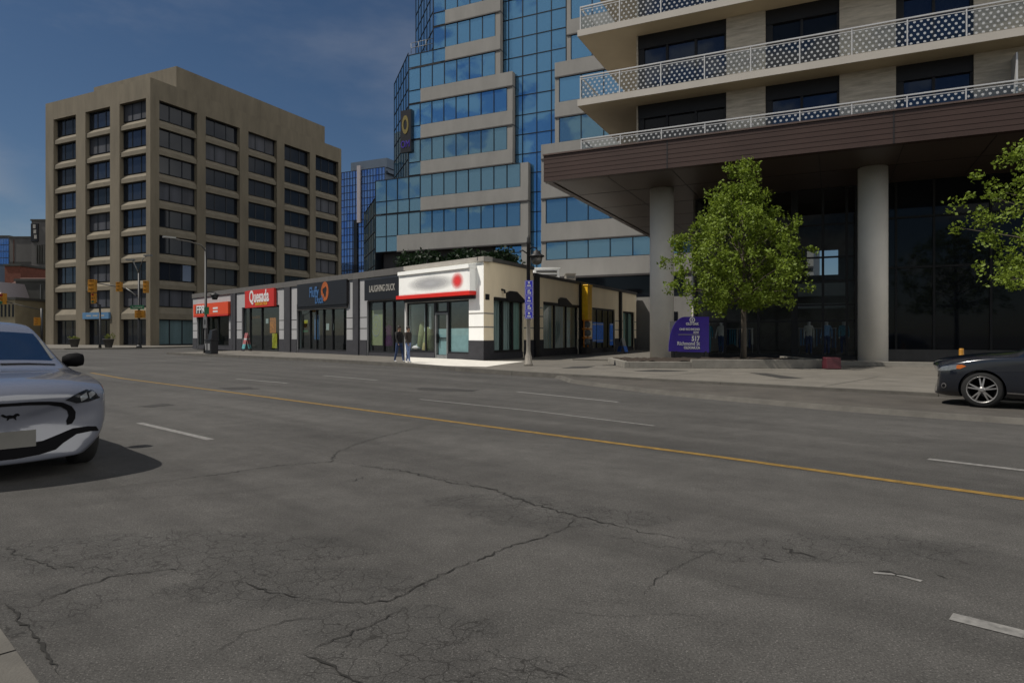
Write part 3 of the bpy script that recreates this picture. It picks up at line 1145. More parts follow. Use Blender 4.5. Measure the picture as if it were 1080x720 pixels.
# ---------------------------------------------------------------- mirror glass tower with concrete bands (middle)
def tower():
    fr = Fr((-9.1, 67.0), E2, -E1)
    T = thing('glass_tower', (fr.o.x, fr.o.y, 0.15), 'tall stepped tower of blue mirror glass with pale concrete bands behind the shops', 'building')
    rt = random.Random(11)
    ZT = 50.0
    mod = 1.44
    glass, grid, band, cap, dark = MB(), MB(), MB(), MB(), MB()
    strips = {}

    def pane(f, a0, a1, z0, z1, d, mi):
        key = ('side', id(f), 0) if f is not fr else (('middle', 0, 0) if d < -.3 else ('wing' if a0 > 13 else 'left', 0, round(z0, 2)))
        glass = strips.setdefault(key, MB())
        e = [rt.uniform(-.006, .006) for _ in range(3)]
        glass.face([f.P(a0, d + e[0], z0), f.P(a1, d + e[1], z0), f.P(a1, d + e[1] + e[2], z1), f.P(a0, d + e[0] + e[2], z1)], mi)

    def glazed(f, a0, a1, z0, z1, d, m0=mod, rows=1, mi=0):
        n = max(1, round((a1 - a0) / m0))
        for k in range(n):
            b0, b1 = a0 + (a1 - a0) * k / n, a0 + (a1 - a0) * (k + 1) / n
            for j in range(rows):
                pane(f, b0, b1, z0 + (z1 - z0) * j / rows, z0 + (z1 - z0) * (j + 1) / rows, d, mi)
        for k in range(n + 1):
            c = a0 + (a1 - a0) * k / n
            grid.box(f, c - .035, c + .035, d + .006, d + .05, z0, z1)
        for j in range(rows + 1):
            z = z0 + (z1 - z0) * j / rows
            grid.box(f, a0 + .036, a1 - .036, d + .006, d + .047, z - .035, z + .035)

    PITCH = 3.65
    levels = [26.25 + PITCH * k for k in range(-4, 8)]
    left = lambda z: -5.78 if z < 15.8 else (-1.6 if z < 30.2 else 1.36)
    bstart = lambda i: {-4: -3.0, -3: -.1, -2: -.1, -1: -.1, 0: -.1}.get(i, 2.8)
    rend = lambda z: (11.8, 10.98) if z < 18.95 else ((10.2, 9.6) if z < 26.3 else (8.9, 8.35))
    rstart = lambda z: (13.13, 13.6) if z < 18.95 else ((14.49, 14.9) if z < 26.3 else (15.65, 16.05))
    for i, zb in zip(range(-4, 8), levels):
        bh = 1.6 if i == -4 else 1.3
        mi = 1 if zb < 19 else 0
        te, tp = rend(zb)
        bs = bstart(i)
        lf = left(zb - .7)
        # concrete band with dark soffit line
        band.box(fr, bs, te, -.5, .10, zb - bh, zb)
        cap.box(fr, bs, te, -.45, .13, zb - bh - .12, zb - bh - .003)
        if bs > lf + .1:
            glazed(fr, lf, bs, zb - bh, zb, 0, mi=mi)
        # window row above the band
        z1 = zb + PITCH - 1.3
        lf2 = left(zb + .3)
        te2, tp2 = rend(zb + .1)
        glazed(fr, lf2, tp2, zb + .003, z1 - .125, 0, mi=mi)
        band.box(fr, tp2, te2, -.5, .05, zb + .003, z1 - .123)
        # right wing
        ts, tq = rstart(zb - .1)
        band.box(fr, ts, 36, -.5, .10, zb - bh, zb)
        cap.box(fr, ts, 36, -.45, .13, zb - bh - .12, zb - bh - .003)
        ts2, tq2 = rstart(zb + .1)
        glazed(fr, tq2, 36, zb + .003, z1 - .125, 0, 2.1, mi=mi)
        band.box(fr, ts2, tq2, -.5, .05, zb + .003, z1 - .123)
    # below the lowest band: dark ground storeys on the left, one more window row on the right
    zl = levels[0] - 1.6
    dark.box(fr, -5.78, 12.2, -1.6, -1.2, 0, zl - .13)
    band.box(fr, 11.1, 11.8, -.7, .02, 0, zl - .13)
    glazed(fr, 13.6, 36, 8.3, zl - .13, 0, 2.1, mi=1)
    band.box(fr, 13.13, 13.6, -.5, .05, 0, zl - .13)
    band.box(fr, 13.6, 36, -.5, .10, 6.75, 8.28)
    dark.box(fr, 13.6, 26.2, -.9, -.5, 4.7, 6.6)
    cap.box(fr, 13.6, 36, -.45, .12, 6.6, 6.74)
    band.box(fr, 13.6, 26.2, -.9, .0, 0, 4.69)
    band.box(fr, 26.2, 36, -.9, .0, 0, 6.59)
    dark.box(fr, 23.3, 25.6, -.9, .03, .2, 3.4)
    # recessed middle of plain curtain wall
    glazed(fr, 8.0, 16.8, 0, ZT, -.62, 1.47, rows=27, mi=0)
    # angled glass sides of the three tiers
    for z0, z1, a, L in ((0, 15.8, -5.78, 10), (15.8, 30.2, -1.6, 9), (30.2, ZT, 1.36, 9)):
        p = fr.P(a, 0, 0)
        ch = Fr(p.to_2d(), E1 * .944 - E2 * .33 * .95, -E2)
        u = Vector((-.33, .944))
        ch = Fr(p.to_2d(), u, Vector((-.944, -.33)))
        glazed(ch, .05, L, z0, z1, 0, 1.5, rows=max(1, round((z1 - z0) / 1.825)), mi=0 if z0 > 1 else 1)
    # solid core behind the glass
    core = MB()
    for z0, z1, a in ((0, 15.7, -5.4), (15.7, 30.1, -1.2), (30.1, ZT, 1.7)):
        q = [fr.P(a, -.75, 0), fr.P(36, -.75, 0), fr.P(36, -26, 0), fr.P(a, -26, 0)]
        p0 = fr.P(a, -.75, 0)
        ex = p0 + Vector((-.30, .944, 0)) * 9.0
        core.slab([(q[0].x + .1, q[0].y), (q[1].x, q[1].y), (q[2].x, q[2].y), (q[3].x, q[3].y), (ex.x, ex.y)], z0, z1)
    core.build('core', 'tower_cap', T)
    for q in strips.values():
        q.build('mirror_glazing', ['blue_glass', 'teal_glass'], T, fix=False)
    grid.build('mullion', 'mullion', T)
    band.build('concrete_band', 'tower_band', T)
    cap.build('soffit_line', 'tower_cap', T)
    dark.build('ground_storey', 'dark_glass', T)
    # terrace rails on the two steps
    for z, a0, a1 in ((15.8, -5.6, -1.8), (30.2, -1.5, 1.2)):
        rb = MB()
        for zz in (.55, 1.05):
            rb.tube([fr.P(a0, -.3, z + zz), fr.P(a1, -.3, z + zz)], .03, 6)
        for k in range(4):
            a = a0 + (a1 - a0) * k / 3
            rb.tube([fr.P(a, -.3, z), fr.P(a, -.3, z + 1.05)], .03, 6)
        rb.build('terrace_rail', 'pipe_grey', T)
    # dark sign on the angled side
    p = fr.P(-1.6, 0, 0)
    ch = Fr(p.to_2d(), Vector((-.33, .944)), Vector((-.944, -.33)))
    chn = Fr(p.to_2d() + ch.u * .4, ch.u, Vector((.944 * .35 - .33 * 0, -1.0)))
    S = thing('tower_sign', ch.P(.4, .3, 20.5), 'black sign panel with a yellow ring on the side of the glass tower', 'sign')
    sg = Fr((ch.P(.2, .15, 0)).to_2d(), Vector((-.86, .50)), Vector((-.50, -.86)))
    b = MB()
    b.box(sg, -.75, .6, 0, .3, 20.0, 24.3)
    b.build('panel', 'sign_black', S)
    b = MB()
    for k in range(24):
        a0, a1 = k * math.tau / 24, (k + 1) * math.tau / 24
        b.hexa([sg.P(-.05 + .42 * rr * math.cos(a), d, 22.8 + .95 * rr * math.sin(a)) for d in (.302, .34) for a, rr in ((a0, 1), (a1, 1), (a1, .55), (a0, .55))])
    b.build('ring', 'ring_gold', S)
    text_obj('lettering', 'OM', .7, sg.P(-.05, .32, 20.8), (.86, -.5, 0), (-.5, -.86, 0), 'board_purple', S, .02, 1.1)
    return fr, T


TW, TOWER = tower()


# distant blue tower
def far_tower():
    y0 = 165.0
    A = pt(406, 353, y0)
    fr = Fr((A.x, A.y), -E2, -E1)
    sd = Fr((A.x, A.y), E1, E2)
    T = thing('distant_tower', (A.x, A.y, 0), 'distant royal blue glass tower with grey crown left of the banded tower', 'building')
    zt = fr.z_at(406, 176)
    zc = fr.z_at(411, 165.5)
    W = fr.s_at(360)
    g_, m_ = MB(), MB()
    n, rows = 15, 24
    rt = random.Random(4)
    for k in range(n):
        for j in range(rows):
            e = rt.uniform(-.015, .015)
            a0, a1 = W * k / n, W * (k + 1) / n
            z0, z1 = zt * j / rows, zt * (j + 1) / rows
            g_.face([fr.P(a0, e, z0), fr.P(a1, -e, z0), fr.P(a1, -e, z1), fr.P(a0, e, z1)])
    for k in range(n + 1):
        m_.box(fr, W * k / n - .06, W * k / n + .06, .02, .08, 0, zt)
    for j in range(rows + 1):
        m_.box(fr, .07, W - .07, .02, .075, zt * j / rows - .06, zt * j / rows + .06)
    g_.build('glazing', 'far_blue_glass', T, fix=False)
    m_.build('mullion', 'mullion', T)
    c = MB()
    c.box(fr, -.3, W * .8, -14, -.4, zt, zc)
    c.build('crown', 'far_steel', T)
    c = MB()
    c.box(fr, 0, W - .05, -20, -.06, 0, zt - .02)
    for k in range(9):
        c.box(sd, .5, 8, .0, .9, zt - 1.5 - 3.1 * k, zt - .9 - 3.1 * k)
    c.build('wall', 'far_steel', T)
    s = MB()
    s.box(fr, fr.s_at(381), fr.s_at(377.6), .09, .5, fr.z_at(380, 235), fr.z_at(380, 175))
    s.build('pale_fin', 'far_pale', T)
    s = MB()
    s.box(fr, fr.s_at(377.4), fr.s_at(373.5), .09, .3, 0, fr.z_at(376, 232))
    s.build('dark_fin', 'dark_glass', T)


far_tower()


# ---------------------------------------------------------------- condominium with balconies over a columned podium (right)
CF = Fr((1.52, 31.9), E2, -E1)       # plane of the podium fascia; negative d runs into the building


def condo():
    fr = CF
    T = thing('condo_building', (fr.o.x, fr.o.y, .15), 'new apartment block with white balconies above a brown podium on round columns', 'building')
    ZF0, ZF1 = 8.8, 10.04
    L = 34.0
    b = MB()
    n = 6
    for k in range(n):
        z0, z1 = ZF0 + (ZF1 - ZF0) * k / n, ZF0 + (ZF1 - ZF0) * (k + 1) / n
        b.box(fr, 0, L, -.4, 0.0, z0, z1 - .025)
        b.box(fr, .01, L, -.4, -.03, z1 - .025, z1, 1)
        # return along the open left side
        b.box(fr, .0, .30, -24, -.401, z0, z1 - .025)
        b.box(fr, .03, .30, -24, -.401, z1 - .025, z1, 1)
    for a in (5.9, 14.6, 24):
        b.box(fr, a, a + .05, .001, .012, ZF0, ZF1 - .02, 2)
    b.box(fr, -.04, L, -.5, .05, ZF1, ZF1 + .07, 1)
    b.build('podium_fascia', ['bronze', 'bronze_light', 'frame_dark'], T)
    b = MB()
    b.box(fr, .31, L, -24, -.41, ZF0 + .05, ZF0 + .25)
    for k in range(1, 6):
        b.box(fr, .32, L, -3.9 * k - .02, -3.9 * k + .02, ZF0 + .040, ZF0 + .0495, 1)
    for k in range(1, 12):
        b.box(fr, 3 * k - .012, 3 * k + .012, -24, -.42, ZF0 + .038, ZF0 + .0485, 1)
    b.build('soffit', ['soffit', 'frame_dark'], T)
    b = MB()
    b.box(fr, .31, L, -24, -.5, ZF1 - .5, ZF1 - .05)
    b.build('podium_roof', 'rooftop', T)
    # columns
    for x, y, r_ in ((7.63, 33.8, .60), (16.04, 29.5, .60), (14.0, 50.0, .45), (24.5, 25.4, .60)):
        c = MB()
        c.lathe([(r_, 0.15), (r_, ZF0 + .06)], (x, y, 0), n=40)
        c.build('column', 'column_concrete', T)
    # glazed ground floor
    d = -7.7
    gz0, gz1 = .40, ZF0 + .03
    A0, A1 = fr.s_at(735, d), 32.0
    rows = [gz0, 2.15, 2.95, 4.15, 5.35, 7.0, gz1]
    am = fr.s_at(838, d)
    cols = [A0, fr.s_at(765, d), fr.s_at(800, d), am, fr.s_at(868, d), fr.s_at(893, d), fr.s_at(903, d)]
    gl = MB()
    gl.face([fr.P(A0, d, gz0), fr.P(cols[-1], d, gz0), fr.P(cols[-1], d, gz1), fr.P(A0, d, gz1)])
    gl.build('shopfront_glass', 'store_glass', T)
    m = MB()
    for k, a in enumerate(cols):
        w = .16 if abs(a - am) < .01 else .06
        m.box(fr, a - w, a + w, d + .01, d + .12, gz0, gz1)
    for k, z in enumerate(rows):
        m.box(fr, A0, cols[-1], d + .013, d + .10, z - .04, z + .05)
    m.box(fr, A0, cols[-1], d + .012, d + .2, .16, gz0 - .04)
    m.build('shopfront_frame', 'frame_dark', T)
    # darker glazing right of the second column
    g2 = MB()
    ac = cols[-1] + .06
    g2.face([fr.P(ac, d - .02, gz0), fr.P(A1, d - .02, gz0), fr.P(A1, d - .02, gz1), fr.P(ac, d - .02, gz1)])
    g2.build('dark_shopfront_glass', 'dark_glass', T)
    m = MB()
    for px in (920, 945, 985, 1045):
        a = fr.s_at(px, d)
        m.box(fr, a - .05, a + .05, d - .012, d + .06, gz0, gz1)
    for z in (4.7, 7.1):
        m.box(fr, ac, A1, d - .013, d + .05, z - .05, z + .05)
    m.build('dark_shopfront_frame', 'frame_dark', T)
    m = MB()
    m.box(fr, ac, A1, d + .0, d + .25, .16, gz0 + .35)
    m.build('stall_riser', 'parapet_grey', T)
    # shop interior: floor, side and rear walls with one rear window, mezzanine edge
    rm = MB()
    rm.box(fr, A0, A1, d - 12, d - .05, .2, .42)
    rm.box(fr, A0 - .2, A0, d - 12, d - .02, .2, gz1)
    back = d - 8
    wa0, wa1 = fr.s_at(851, back), fr.s_at(884, back)
    wz0, wz1 = fr.z_at(868, 290, back), fr.z_at(868, 264, back)
    rm.box(fr, A0, wa0, back - .2, back, .42, gz1)
    rm.box(fr, wa1, A1, back - .2, back, .42, gz1)
    rm.box(fr, wa0, wa1, back - .2, back, .42, wz0)
    rm.box(fr, wa0, wa1, back - .2, back, wz1, gz1)
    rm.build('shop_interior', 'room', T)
    rp_ = MB()
    rp_.face([fr.P(wa0, back - .1, wz0), fr.P(wa1, back - .1, wz0), fr.P(wa1, back - .1, wz1), fr.P(wa0, back - .1, wz1)])
    rp_.build('rear_window', 'store_glass', T)
    mz = MB()
    mz.box(fr, fr.s_at(835, d - 4), fr.s_at(893, d - 4), d - 5, d - 4, fr.z_at(860, 312, d - 4), fr.z_at(860, 299, d - 4))
    mz.box(fr, fr.s_at(835, d - 4), fr.s_at(893, d - 4), d - 5, d - 4, fr.z_at(860, 325, d - 4), fr.z_at(860, 320, d - 4))
    mz.build('mezzanine', 'room_pale', T)
    # plinth the building stands on
    pl = MB()
    pl.slab([fr.P(0.5, -2.6, 0).to_2d(), fr.P(L, -2.6, 0).to_2d(), fr.P(L, -24, 0).to_2d(), fr.P(.5, -24, 0).to_2d()], .10, .22)
    pl.build('plinth', 'pavement', T)
    # apartments above: wall, windows, slabs, railings
    wd = -1.1
    wa = 4.25
    levels = [9.6, 12.47, 15.73, 18.95, 22.2]
    th = .30
    wins = [(4.30, 8.28), (9.9, 12.76), (14.78, 17.36), (20.2, 23.2), (25.4, 28.3)]
    for z in levels[1:]:
        s = MB()
        s.box(fr, 1.72, L, -14, 0, z - th, z)
        s.box(fr, 1.75, L, -13.9, -.02, z - th - .012, z - th - .001, 1)
        s.build('balcony_slab', ['balcony_white', 'balcony_soffit'], T)
    for i, z in enumerate(levels[:-1]):
        zc = levels[i + 1] - th - .014
        edges = [wa] + [v for p in wins for v in p] + [L]
        for k in range(0, len(edges), 2):
            w = MB()
            w.box(fr, edges[k], edges[k + 1], wd - .35, wd, z + .003 if i else ZF1 - .04, zc)
            if k == 0:
                w.box(fr, wa, wa + .3, -14, wd - .351, z + .003 if i else ZF1 - .04, zc)
            w.build('stone_wall', 'stone_panel', T)
        for a0, a1 in wins:
            g_ = MB()
            g_.box(fr, a0, a1, wd - .26, wd - .22, z + .003 if i else ZF1 - .04, zc)
            wi = g_.build('window', 'dark_glass' if (i + int(a0)) % 3 == 1 else 'navy_glass', T)
            f_ = MB()
            zz = z + .01 if i else ZF1 - .03
            n = 3 if a1 - a0 > 3.5 else 2
            for k in range(n + 1):
                c = a0 + .05 + (a1 - a0 - .1) * k / n
                f_.box(fr, c - .05, c + .05, wd - .219, wd - .12, zz, zc - .62)
            f_.box(fr, a0, a0 + .28, wd - .218, wd - .119, zz, zc - .62)
            f_.box(fr, a0, a1, wd - .216, wd - .08, zc - .62, zc)
            f_.box(fr, a0 + .3, a1, wd - .217, wd - .121, zz, zz + .08)
            f_.build('window_frame', 'frame_dark', wi)
        # printed glass railing
        a0 = 1.84
        d0 = -.10 if i else -.22
        zr = z + 1.05 if i else z + 1.02
        post, gl_ = MB(), MB()
        n = 17
        zb_ = z + .06 if i else ZF1 + .09
        for k in range(n + 1):
            a = a0 + (L - a0) * k / n
            post.box(fr, a - .022, a + .022, d0 - .03, d0 + .03, zb_ - .06, zr)
            if k < n:
                b_ = a0 + (L - a0) * (k + 1) / n
                gl_.face([fr.P(a + .03, d0, zb_), fr.P(b_ - .03, d0, zb_), fr.P(b_ - .03, d0, zr - .10), fr.P(a + .03, d0, zr - .10)], uv=[(a, zb_), (b_, zb_), (b_, zr - .1), (a, zr - .1)])
        post.box(fr, a0 - .02, L, d0 - .04, d0 + .04, zr, zr + .055)
        post.box(fr, a0, L, d0 - .015, d0 + .015, zr - .10, zr - .07)
        # side return
        for k in range(1, 6):
            dd = d0 - 1.9 * k
            post.box(fr, a0 - .022, a0 + .022, dd - .03, dd + .03, zb_ - .06, zr)
            gl_.face([fr.P(a0, dd + 1.87, zb_), fr.P(a0, dd + .03, zb_), fr.P(a0, dd + .03, zr - .1), fr.P(a0, dd + 1.87, zr - .1)], uv=[(dd + 1.87, zb_), (dd + .03, zb_), (dd + .03, zr - .1), (dd + 1.87, zr - .1)])
        post.box(fr, a0 - .04, a0 + .04, d0 - 9.5, d0 - .041, zr, zr + .053)
        ra = post.build('railing', 'rail_metal', T)
        gl_.build('railing_glass', 'frit_glass', ra)
        if i == 0:
            sc_ = MB()
            a = fr.s_at(1066, wd)
            sc_.box(fr, a, a + .06, wd, -.3, ZF1, z + 2.1)
            sc_.build('privacy_screen', 'rail_metal', T)
    return T


CONDO = condo()


# ---------------------------------------------------------------- row of small shops
Q = Vector((-1.44, 33.7))
SF = Fr(Q, (-0.690, 0.724), (-0.724, -0.690))
SS = Fr(Q, (0.460, 0.888), (0.888, -0.460))
ROOF = 5.40
LEFT = -SF.u


def glazed_front(parent, fr, a0, a1, z0, z1, d, cols, bar=None, frame='frame_dark', glass='shop_glass', door=None, w=.045):
    """Shop window: glass and its frame; cols are inner mullions; door = (a0, a1, top)."""
    g_ = MB()
    g_.face([fr.P(a0, d, z0), fr.P(a1, d, z0), fr.P(a1, d, z1), fr.P(a0, d, z1)])
    o = g_.build('shop_window', glass, parent)
    f_ = MB()
    for a in [a0 + w, a1 - w] + list(cols):
        f_.box(fr, a - w, a + w, d + .004, d + .09, z0, z1)
    f_.box(fr, a0 + 2 * w, a1 - 2 * w, d + .006, d + .088, z1 - 2 * w, z1)
    f_.box(fr, a0 + 2 * w, a1 - 2 * w, d + .006, d + .088, z0, z0 + 2 * w)
    if bar:
        f_.box(fr, a0 + 2 * w, a1 - 2 * w, d + .007, d + .086, bar - w, bar + w)
    f_.build('frame', frame, o)
    return o


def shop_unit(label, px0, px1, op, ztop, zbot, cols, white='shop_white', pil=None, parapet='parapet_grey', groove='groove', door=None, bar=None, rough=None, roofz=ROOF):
    fr = SF
    a0, a1 = fr.s_at(px1), fr.s_at(px0)
    o0, o1 = fr.s_at(op[1]), fr.s_at(op[0])
    mid = (a0 + a1) / 2
    T = thing('shop_unit', fr.P(mid, 0, .15), label, 'shop')
    w = MB()
    w.box(fr, a0, o0, -.35, 0, .1, roofz)
    w.box(fr, o1, a1, -.35, 0, .1, roofz)
    w.box(fr, o0, o1, -.35, 0, ztop, roofz)
    if zbot > .25:
        w.box(fr, o0, o1, -.35, -.06, .1, zbot, 1)
    for q0, q1 in ((a0, o0), (o1, a1)):
        if q1 - q0 > .12:
            w.box(fr, q0 + .004, q1 - .004, .002, .035, .1, 1.12, 1)
            for z in (1.85, 2.55):
                w.box(fr, q0 + .003, q1 - .003, -.01, .003, z - .03, z + .03, 2)
    w.build('wall', [white, 'plinth', groove], T)
    p = MB()
    p.box(fr, a0 + .003, a1 - .003, -.5, .10, roofz - .38, roofz + .02)
    p.build('parapet', parapet, T)
    if pil:
        b = MB()
        q0, q1 = fr.s_at(pil[1]), fr.s_at(pil[0])
        b.box(fr, q0, q1, -.3, .12, .1, roofz - .39)
        b.build('pilaster', 'plinth', T)
    rm = MB()
    rm.box(fr, a0 + .05, a1 - .05, -5.5, -5.3, .1, ztop + .3)
    rm.box(fr, a0 + .05, a1 - .05, -5.3, -.36, .05, .17)
    rm.box(fr, a0 + .05, a0 + .15, -5.3, -.36, .17, ztop + .3)
    rm.box(fr, a1 - .15, a1 - .05, -5.3, -.36, .17, ztop + .3)
    rm.box(fr, a0 + .05, a1 - .05, -5.3, -.36, ztop + .3, ztop + .4)
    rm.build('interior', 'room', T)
    rf = MB()
    rf.box(fr, a0 + .003, a1 - .003, -12, -.36, roofz - .5, roofz - .3)
    rf.box(fr, a0 + .003, a1 - .003, -12, -11.7, .1, roofz - .5)
    rf.build('roof', 'rooftop', T)
    glazed_front(T, fr, o0 + .003, o1 - .003, zbot if zbot > .25 else .16, ztop - .003, -.2, [fr.s_at(c, -.2) for c in cols], bar)
    return T, fr


def front_panel(T, name, m, x0, x1, y0, y1, d0, d1, fr=SF):
    """A flat board on the front, its corners read at its two ends (x0 < x1, y0 top)."""
    xm = (x0 + x1) / 2
    b = MB()
    b.box(fr, fr.s_at(x1, d1), fr.s_at(x0, d1), d0, d1, fr.z_at(xm, y1, d1), fr.z_at(xm, y0, d1))
    return b.build(name, m, T)


SR = -v3(SF.u)           # reading direction on the street front
SN = v3(SF.n)

# unit A: orange sign, far left
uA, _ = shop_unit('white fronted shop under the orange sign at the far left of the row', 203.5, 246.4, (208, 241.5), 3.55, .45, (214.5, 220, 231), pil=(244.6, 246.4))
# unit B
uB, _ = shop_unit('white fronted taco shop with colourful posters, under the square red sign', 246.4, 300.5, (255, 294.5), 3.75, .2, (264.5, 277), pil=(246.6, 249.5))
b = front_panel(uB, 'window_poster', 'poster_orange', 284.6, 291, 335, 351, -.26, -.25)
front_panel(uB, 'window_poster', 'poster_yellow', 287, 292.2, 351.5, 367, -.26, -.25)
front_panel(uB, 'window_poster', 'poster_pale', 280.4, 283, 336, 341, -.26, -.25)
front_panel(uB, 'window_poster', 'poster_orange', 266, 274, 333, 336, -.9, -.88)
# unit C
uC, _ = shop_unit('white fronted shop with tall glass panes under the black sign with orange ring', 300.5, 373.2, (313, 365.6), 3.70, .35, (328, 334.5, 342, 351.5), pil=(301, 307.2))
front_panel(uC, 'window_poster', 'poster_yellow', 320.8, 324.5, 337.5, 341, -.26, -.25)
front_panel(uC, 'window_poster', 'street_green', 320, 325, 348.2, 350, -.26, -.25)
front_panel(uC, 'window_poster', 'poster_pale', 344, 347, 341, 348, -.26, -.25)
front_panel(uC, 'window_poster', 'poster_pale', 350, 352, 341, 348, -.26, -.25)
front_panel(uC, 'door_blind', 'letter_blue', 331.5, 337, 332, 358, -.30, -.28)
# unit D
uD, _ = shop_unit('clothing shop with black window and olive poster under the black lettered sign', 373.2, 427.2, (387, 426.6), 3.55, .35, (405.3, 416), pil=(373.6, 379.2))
pD = front_panel(uD, 'window_poster', 'olive_cloth', 389.5, 404, 327, 364, -.30, -.28)
rg = MB()
cxs, czs = SF.s_at(396.5, -.27), SF.z_at(396.5, 343, -.27)
for rr0, rr1 in ((.62, .54), (.24, .17)):
    for k in range(28):
        a0, a1 = k * math.tau / 28, (k + 1) * math.tau / 28
        rg.hexa([SF.P(cxs + .85 * r_ * math.cos(a), d, czs + 1.15 * r_ * math.sin(a)) for d in (-.279, -.272) for a, r_ in ((a0, rr0), (a1, rr0), (a1, rr1), (a0, rr1))])
for k in range(12):
    a = k * math.tau / 12
    for r_ in (.40,):
        c_, s__ = cxs + .85 * r_ * math.cos(a), czs + 1.15 * r_ * math.sin(a)
        rg.box(SF, c_ - .035, c_ + .035, -.279, -.273, s__ - .06, s__ + .06)
rg.build('emblem', 'letter_grey', pD)
# a magenta coat on a stand in its window
T = thing('clothes_form', SF.P(SF.s_at(410, -.8), -.8, .35), 'magenta coat on a dress form inside the clothing shop window', 'mannequin')
b = MB()
p = SF.P(SF.s_at(410, -.8), -.8, 0)
b.lathe([(.05, .75), (.27, .76), (.25, 1.1), (.17, 1.45), (.22, 1.75), (.20, 1.95), (.08, 2.05), (.05, 2.1)], (p.x, p.y, 0), n=16)
b.build('coat', 'purple_cloth', T)
b = MB()
b.lathe([(.18, .35), (.16, .38), (.02, .40), (.02, .75)], (p.x, p.y, 0), n=12)
b.lathe([(.02, 2.1), (.07, 2.16), (.08, 2.25), (.03, 2.34)], (p.x, p.y, 0), n=12)
b.build('stand', 'pipe_grey', T)

# signs on the row ------------------------------------------------
T = thing('shop_sign', SF.P(SF.s_at(222), .1, SF.z_at(222, 327)), 'wide orange box sign with white letters, farthest left in the shop row', 'sign')
front_panel(T, 'panel', 'sign_orange', 203.8, 240.5, 319.5, 332.0, .04, .30)
front_panel(T, 'lower_strip', 'sign_red', 203.8, 240.3, 332.1, 333.6, .05, .29)
front_panel(T, 'dark_field', 'sign_black', 206.2, 217.5, 322.6, 330.6, .302, .306)
text_obj('lettering', 'FPR', .72, SF.P(SF.s_at(211.8, .31), .315, SF.z_at(211.8, 326.7, .3)), SR, SN, 'letter_white', T, .01, 2.3, bold=.02)
for y in (323.9, 327.3):
    front_panel(T, 'lettering', 'letter_white', 224.5, 229.5, y, y + 1.9, .302, .315)
T = thing('shop_sign', SF.P(SF.s_at(274), .1, SF.z_at(274, 315)), 'square red sign with white name and gold small line on the taco shop', 'sign')
front_panel(T, 'panel', 'sign_red', 258.2, 288.8, 305.3, 323.8, .04, .25)
text_obj('lettering', 'Quesada', .92, SF.P(SF.s_at(273.0, .26), .26, SF.z_at(273.0, 312.8, .26)), SR, SN, 'letter_white', T, .01, 3.75, bold=.03)
text_obj('lettering', 'BURRITOS & TACOS', .24, SF.P(SF.s_at(275.5, .26), .26, SF.z_at(275.5, 320.2, .26)), SR, SN, 'letter_gold', T, .01, 2.2, bold=.006)
T = thing('shop_sign', SF.P(SF.s_at(340), .1, SF.z_at(340, 308)), 'large black sign with blue script and an orange ring', 'sign')
pn = front_panel(T, 'panel', 'sign_black', 313.3, 365.4, 297.2, 322.0, .04, .20)
front_panel(T, 'lower_strip', 'frame_dark', 313.3, 365.4, 322.1, 324.5, .03, .14)
front_panel(T, 'ledge', 'parapet_grey', 313.3, 365.4, 324.6, 326.0, .0, .10)
rg = MB()
cxs, czs = SF.s_at(342.5, .21), SF.z_at(342.5, 307.3, .21)
rr = random.Random(2)
for k in range(36):
    a0, a1 = k * math.tau / 36, (k + 1) * math.tau / 36
    wv = .50 + .10 * math.sin(3 * a0 + 1)
    rg.hexa([SF.P(cxs + .52 * r_ * math.cos(a), d, czs + .66 * r_ * math.sin(a)) for d in (.203, .216) for a, r_ in ((a0, 1), (a1, 1), (a1, wv), (a0, wv))])
rg.build('ring', 'orange_ring', T)
text_obj('lettering', 'Fluffy', .70, SF.P(SF.s_at(331.5, .21), .222, SF.z_at(331.5, 308.5, .21)), SR, SN, 'letter_blue', T, .01, 1.35, bold=.02)
text_obj('lettering', 'Duck', .52, SF.P(SF.s_at(337, .21), .226, SF.z_at(337, 316.3, .21)), SR, SN, 'letter_blue', T, .01, 1.2, bold=.015)
T = thing('shop_sign', SF.P(SF.s_at(405), .1, SF.z_at(405, 304)), 'black sign with thin grey capitals over the clothing shop', 'sign')
front_panel(T, 'panel', 'sign_black', 384.3, 426.8, 293.3, 315.6, .04, .22)
text_obj('lettering', 'LAUGHING DUCK', .38, SF.P(SF.s_at(402.8, .23), .23, SF.z_at(402.8, 304, .23)), SR, SN, 'letter_grey', T, .01, 2.85, bold=.012)


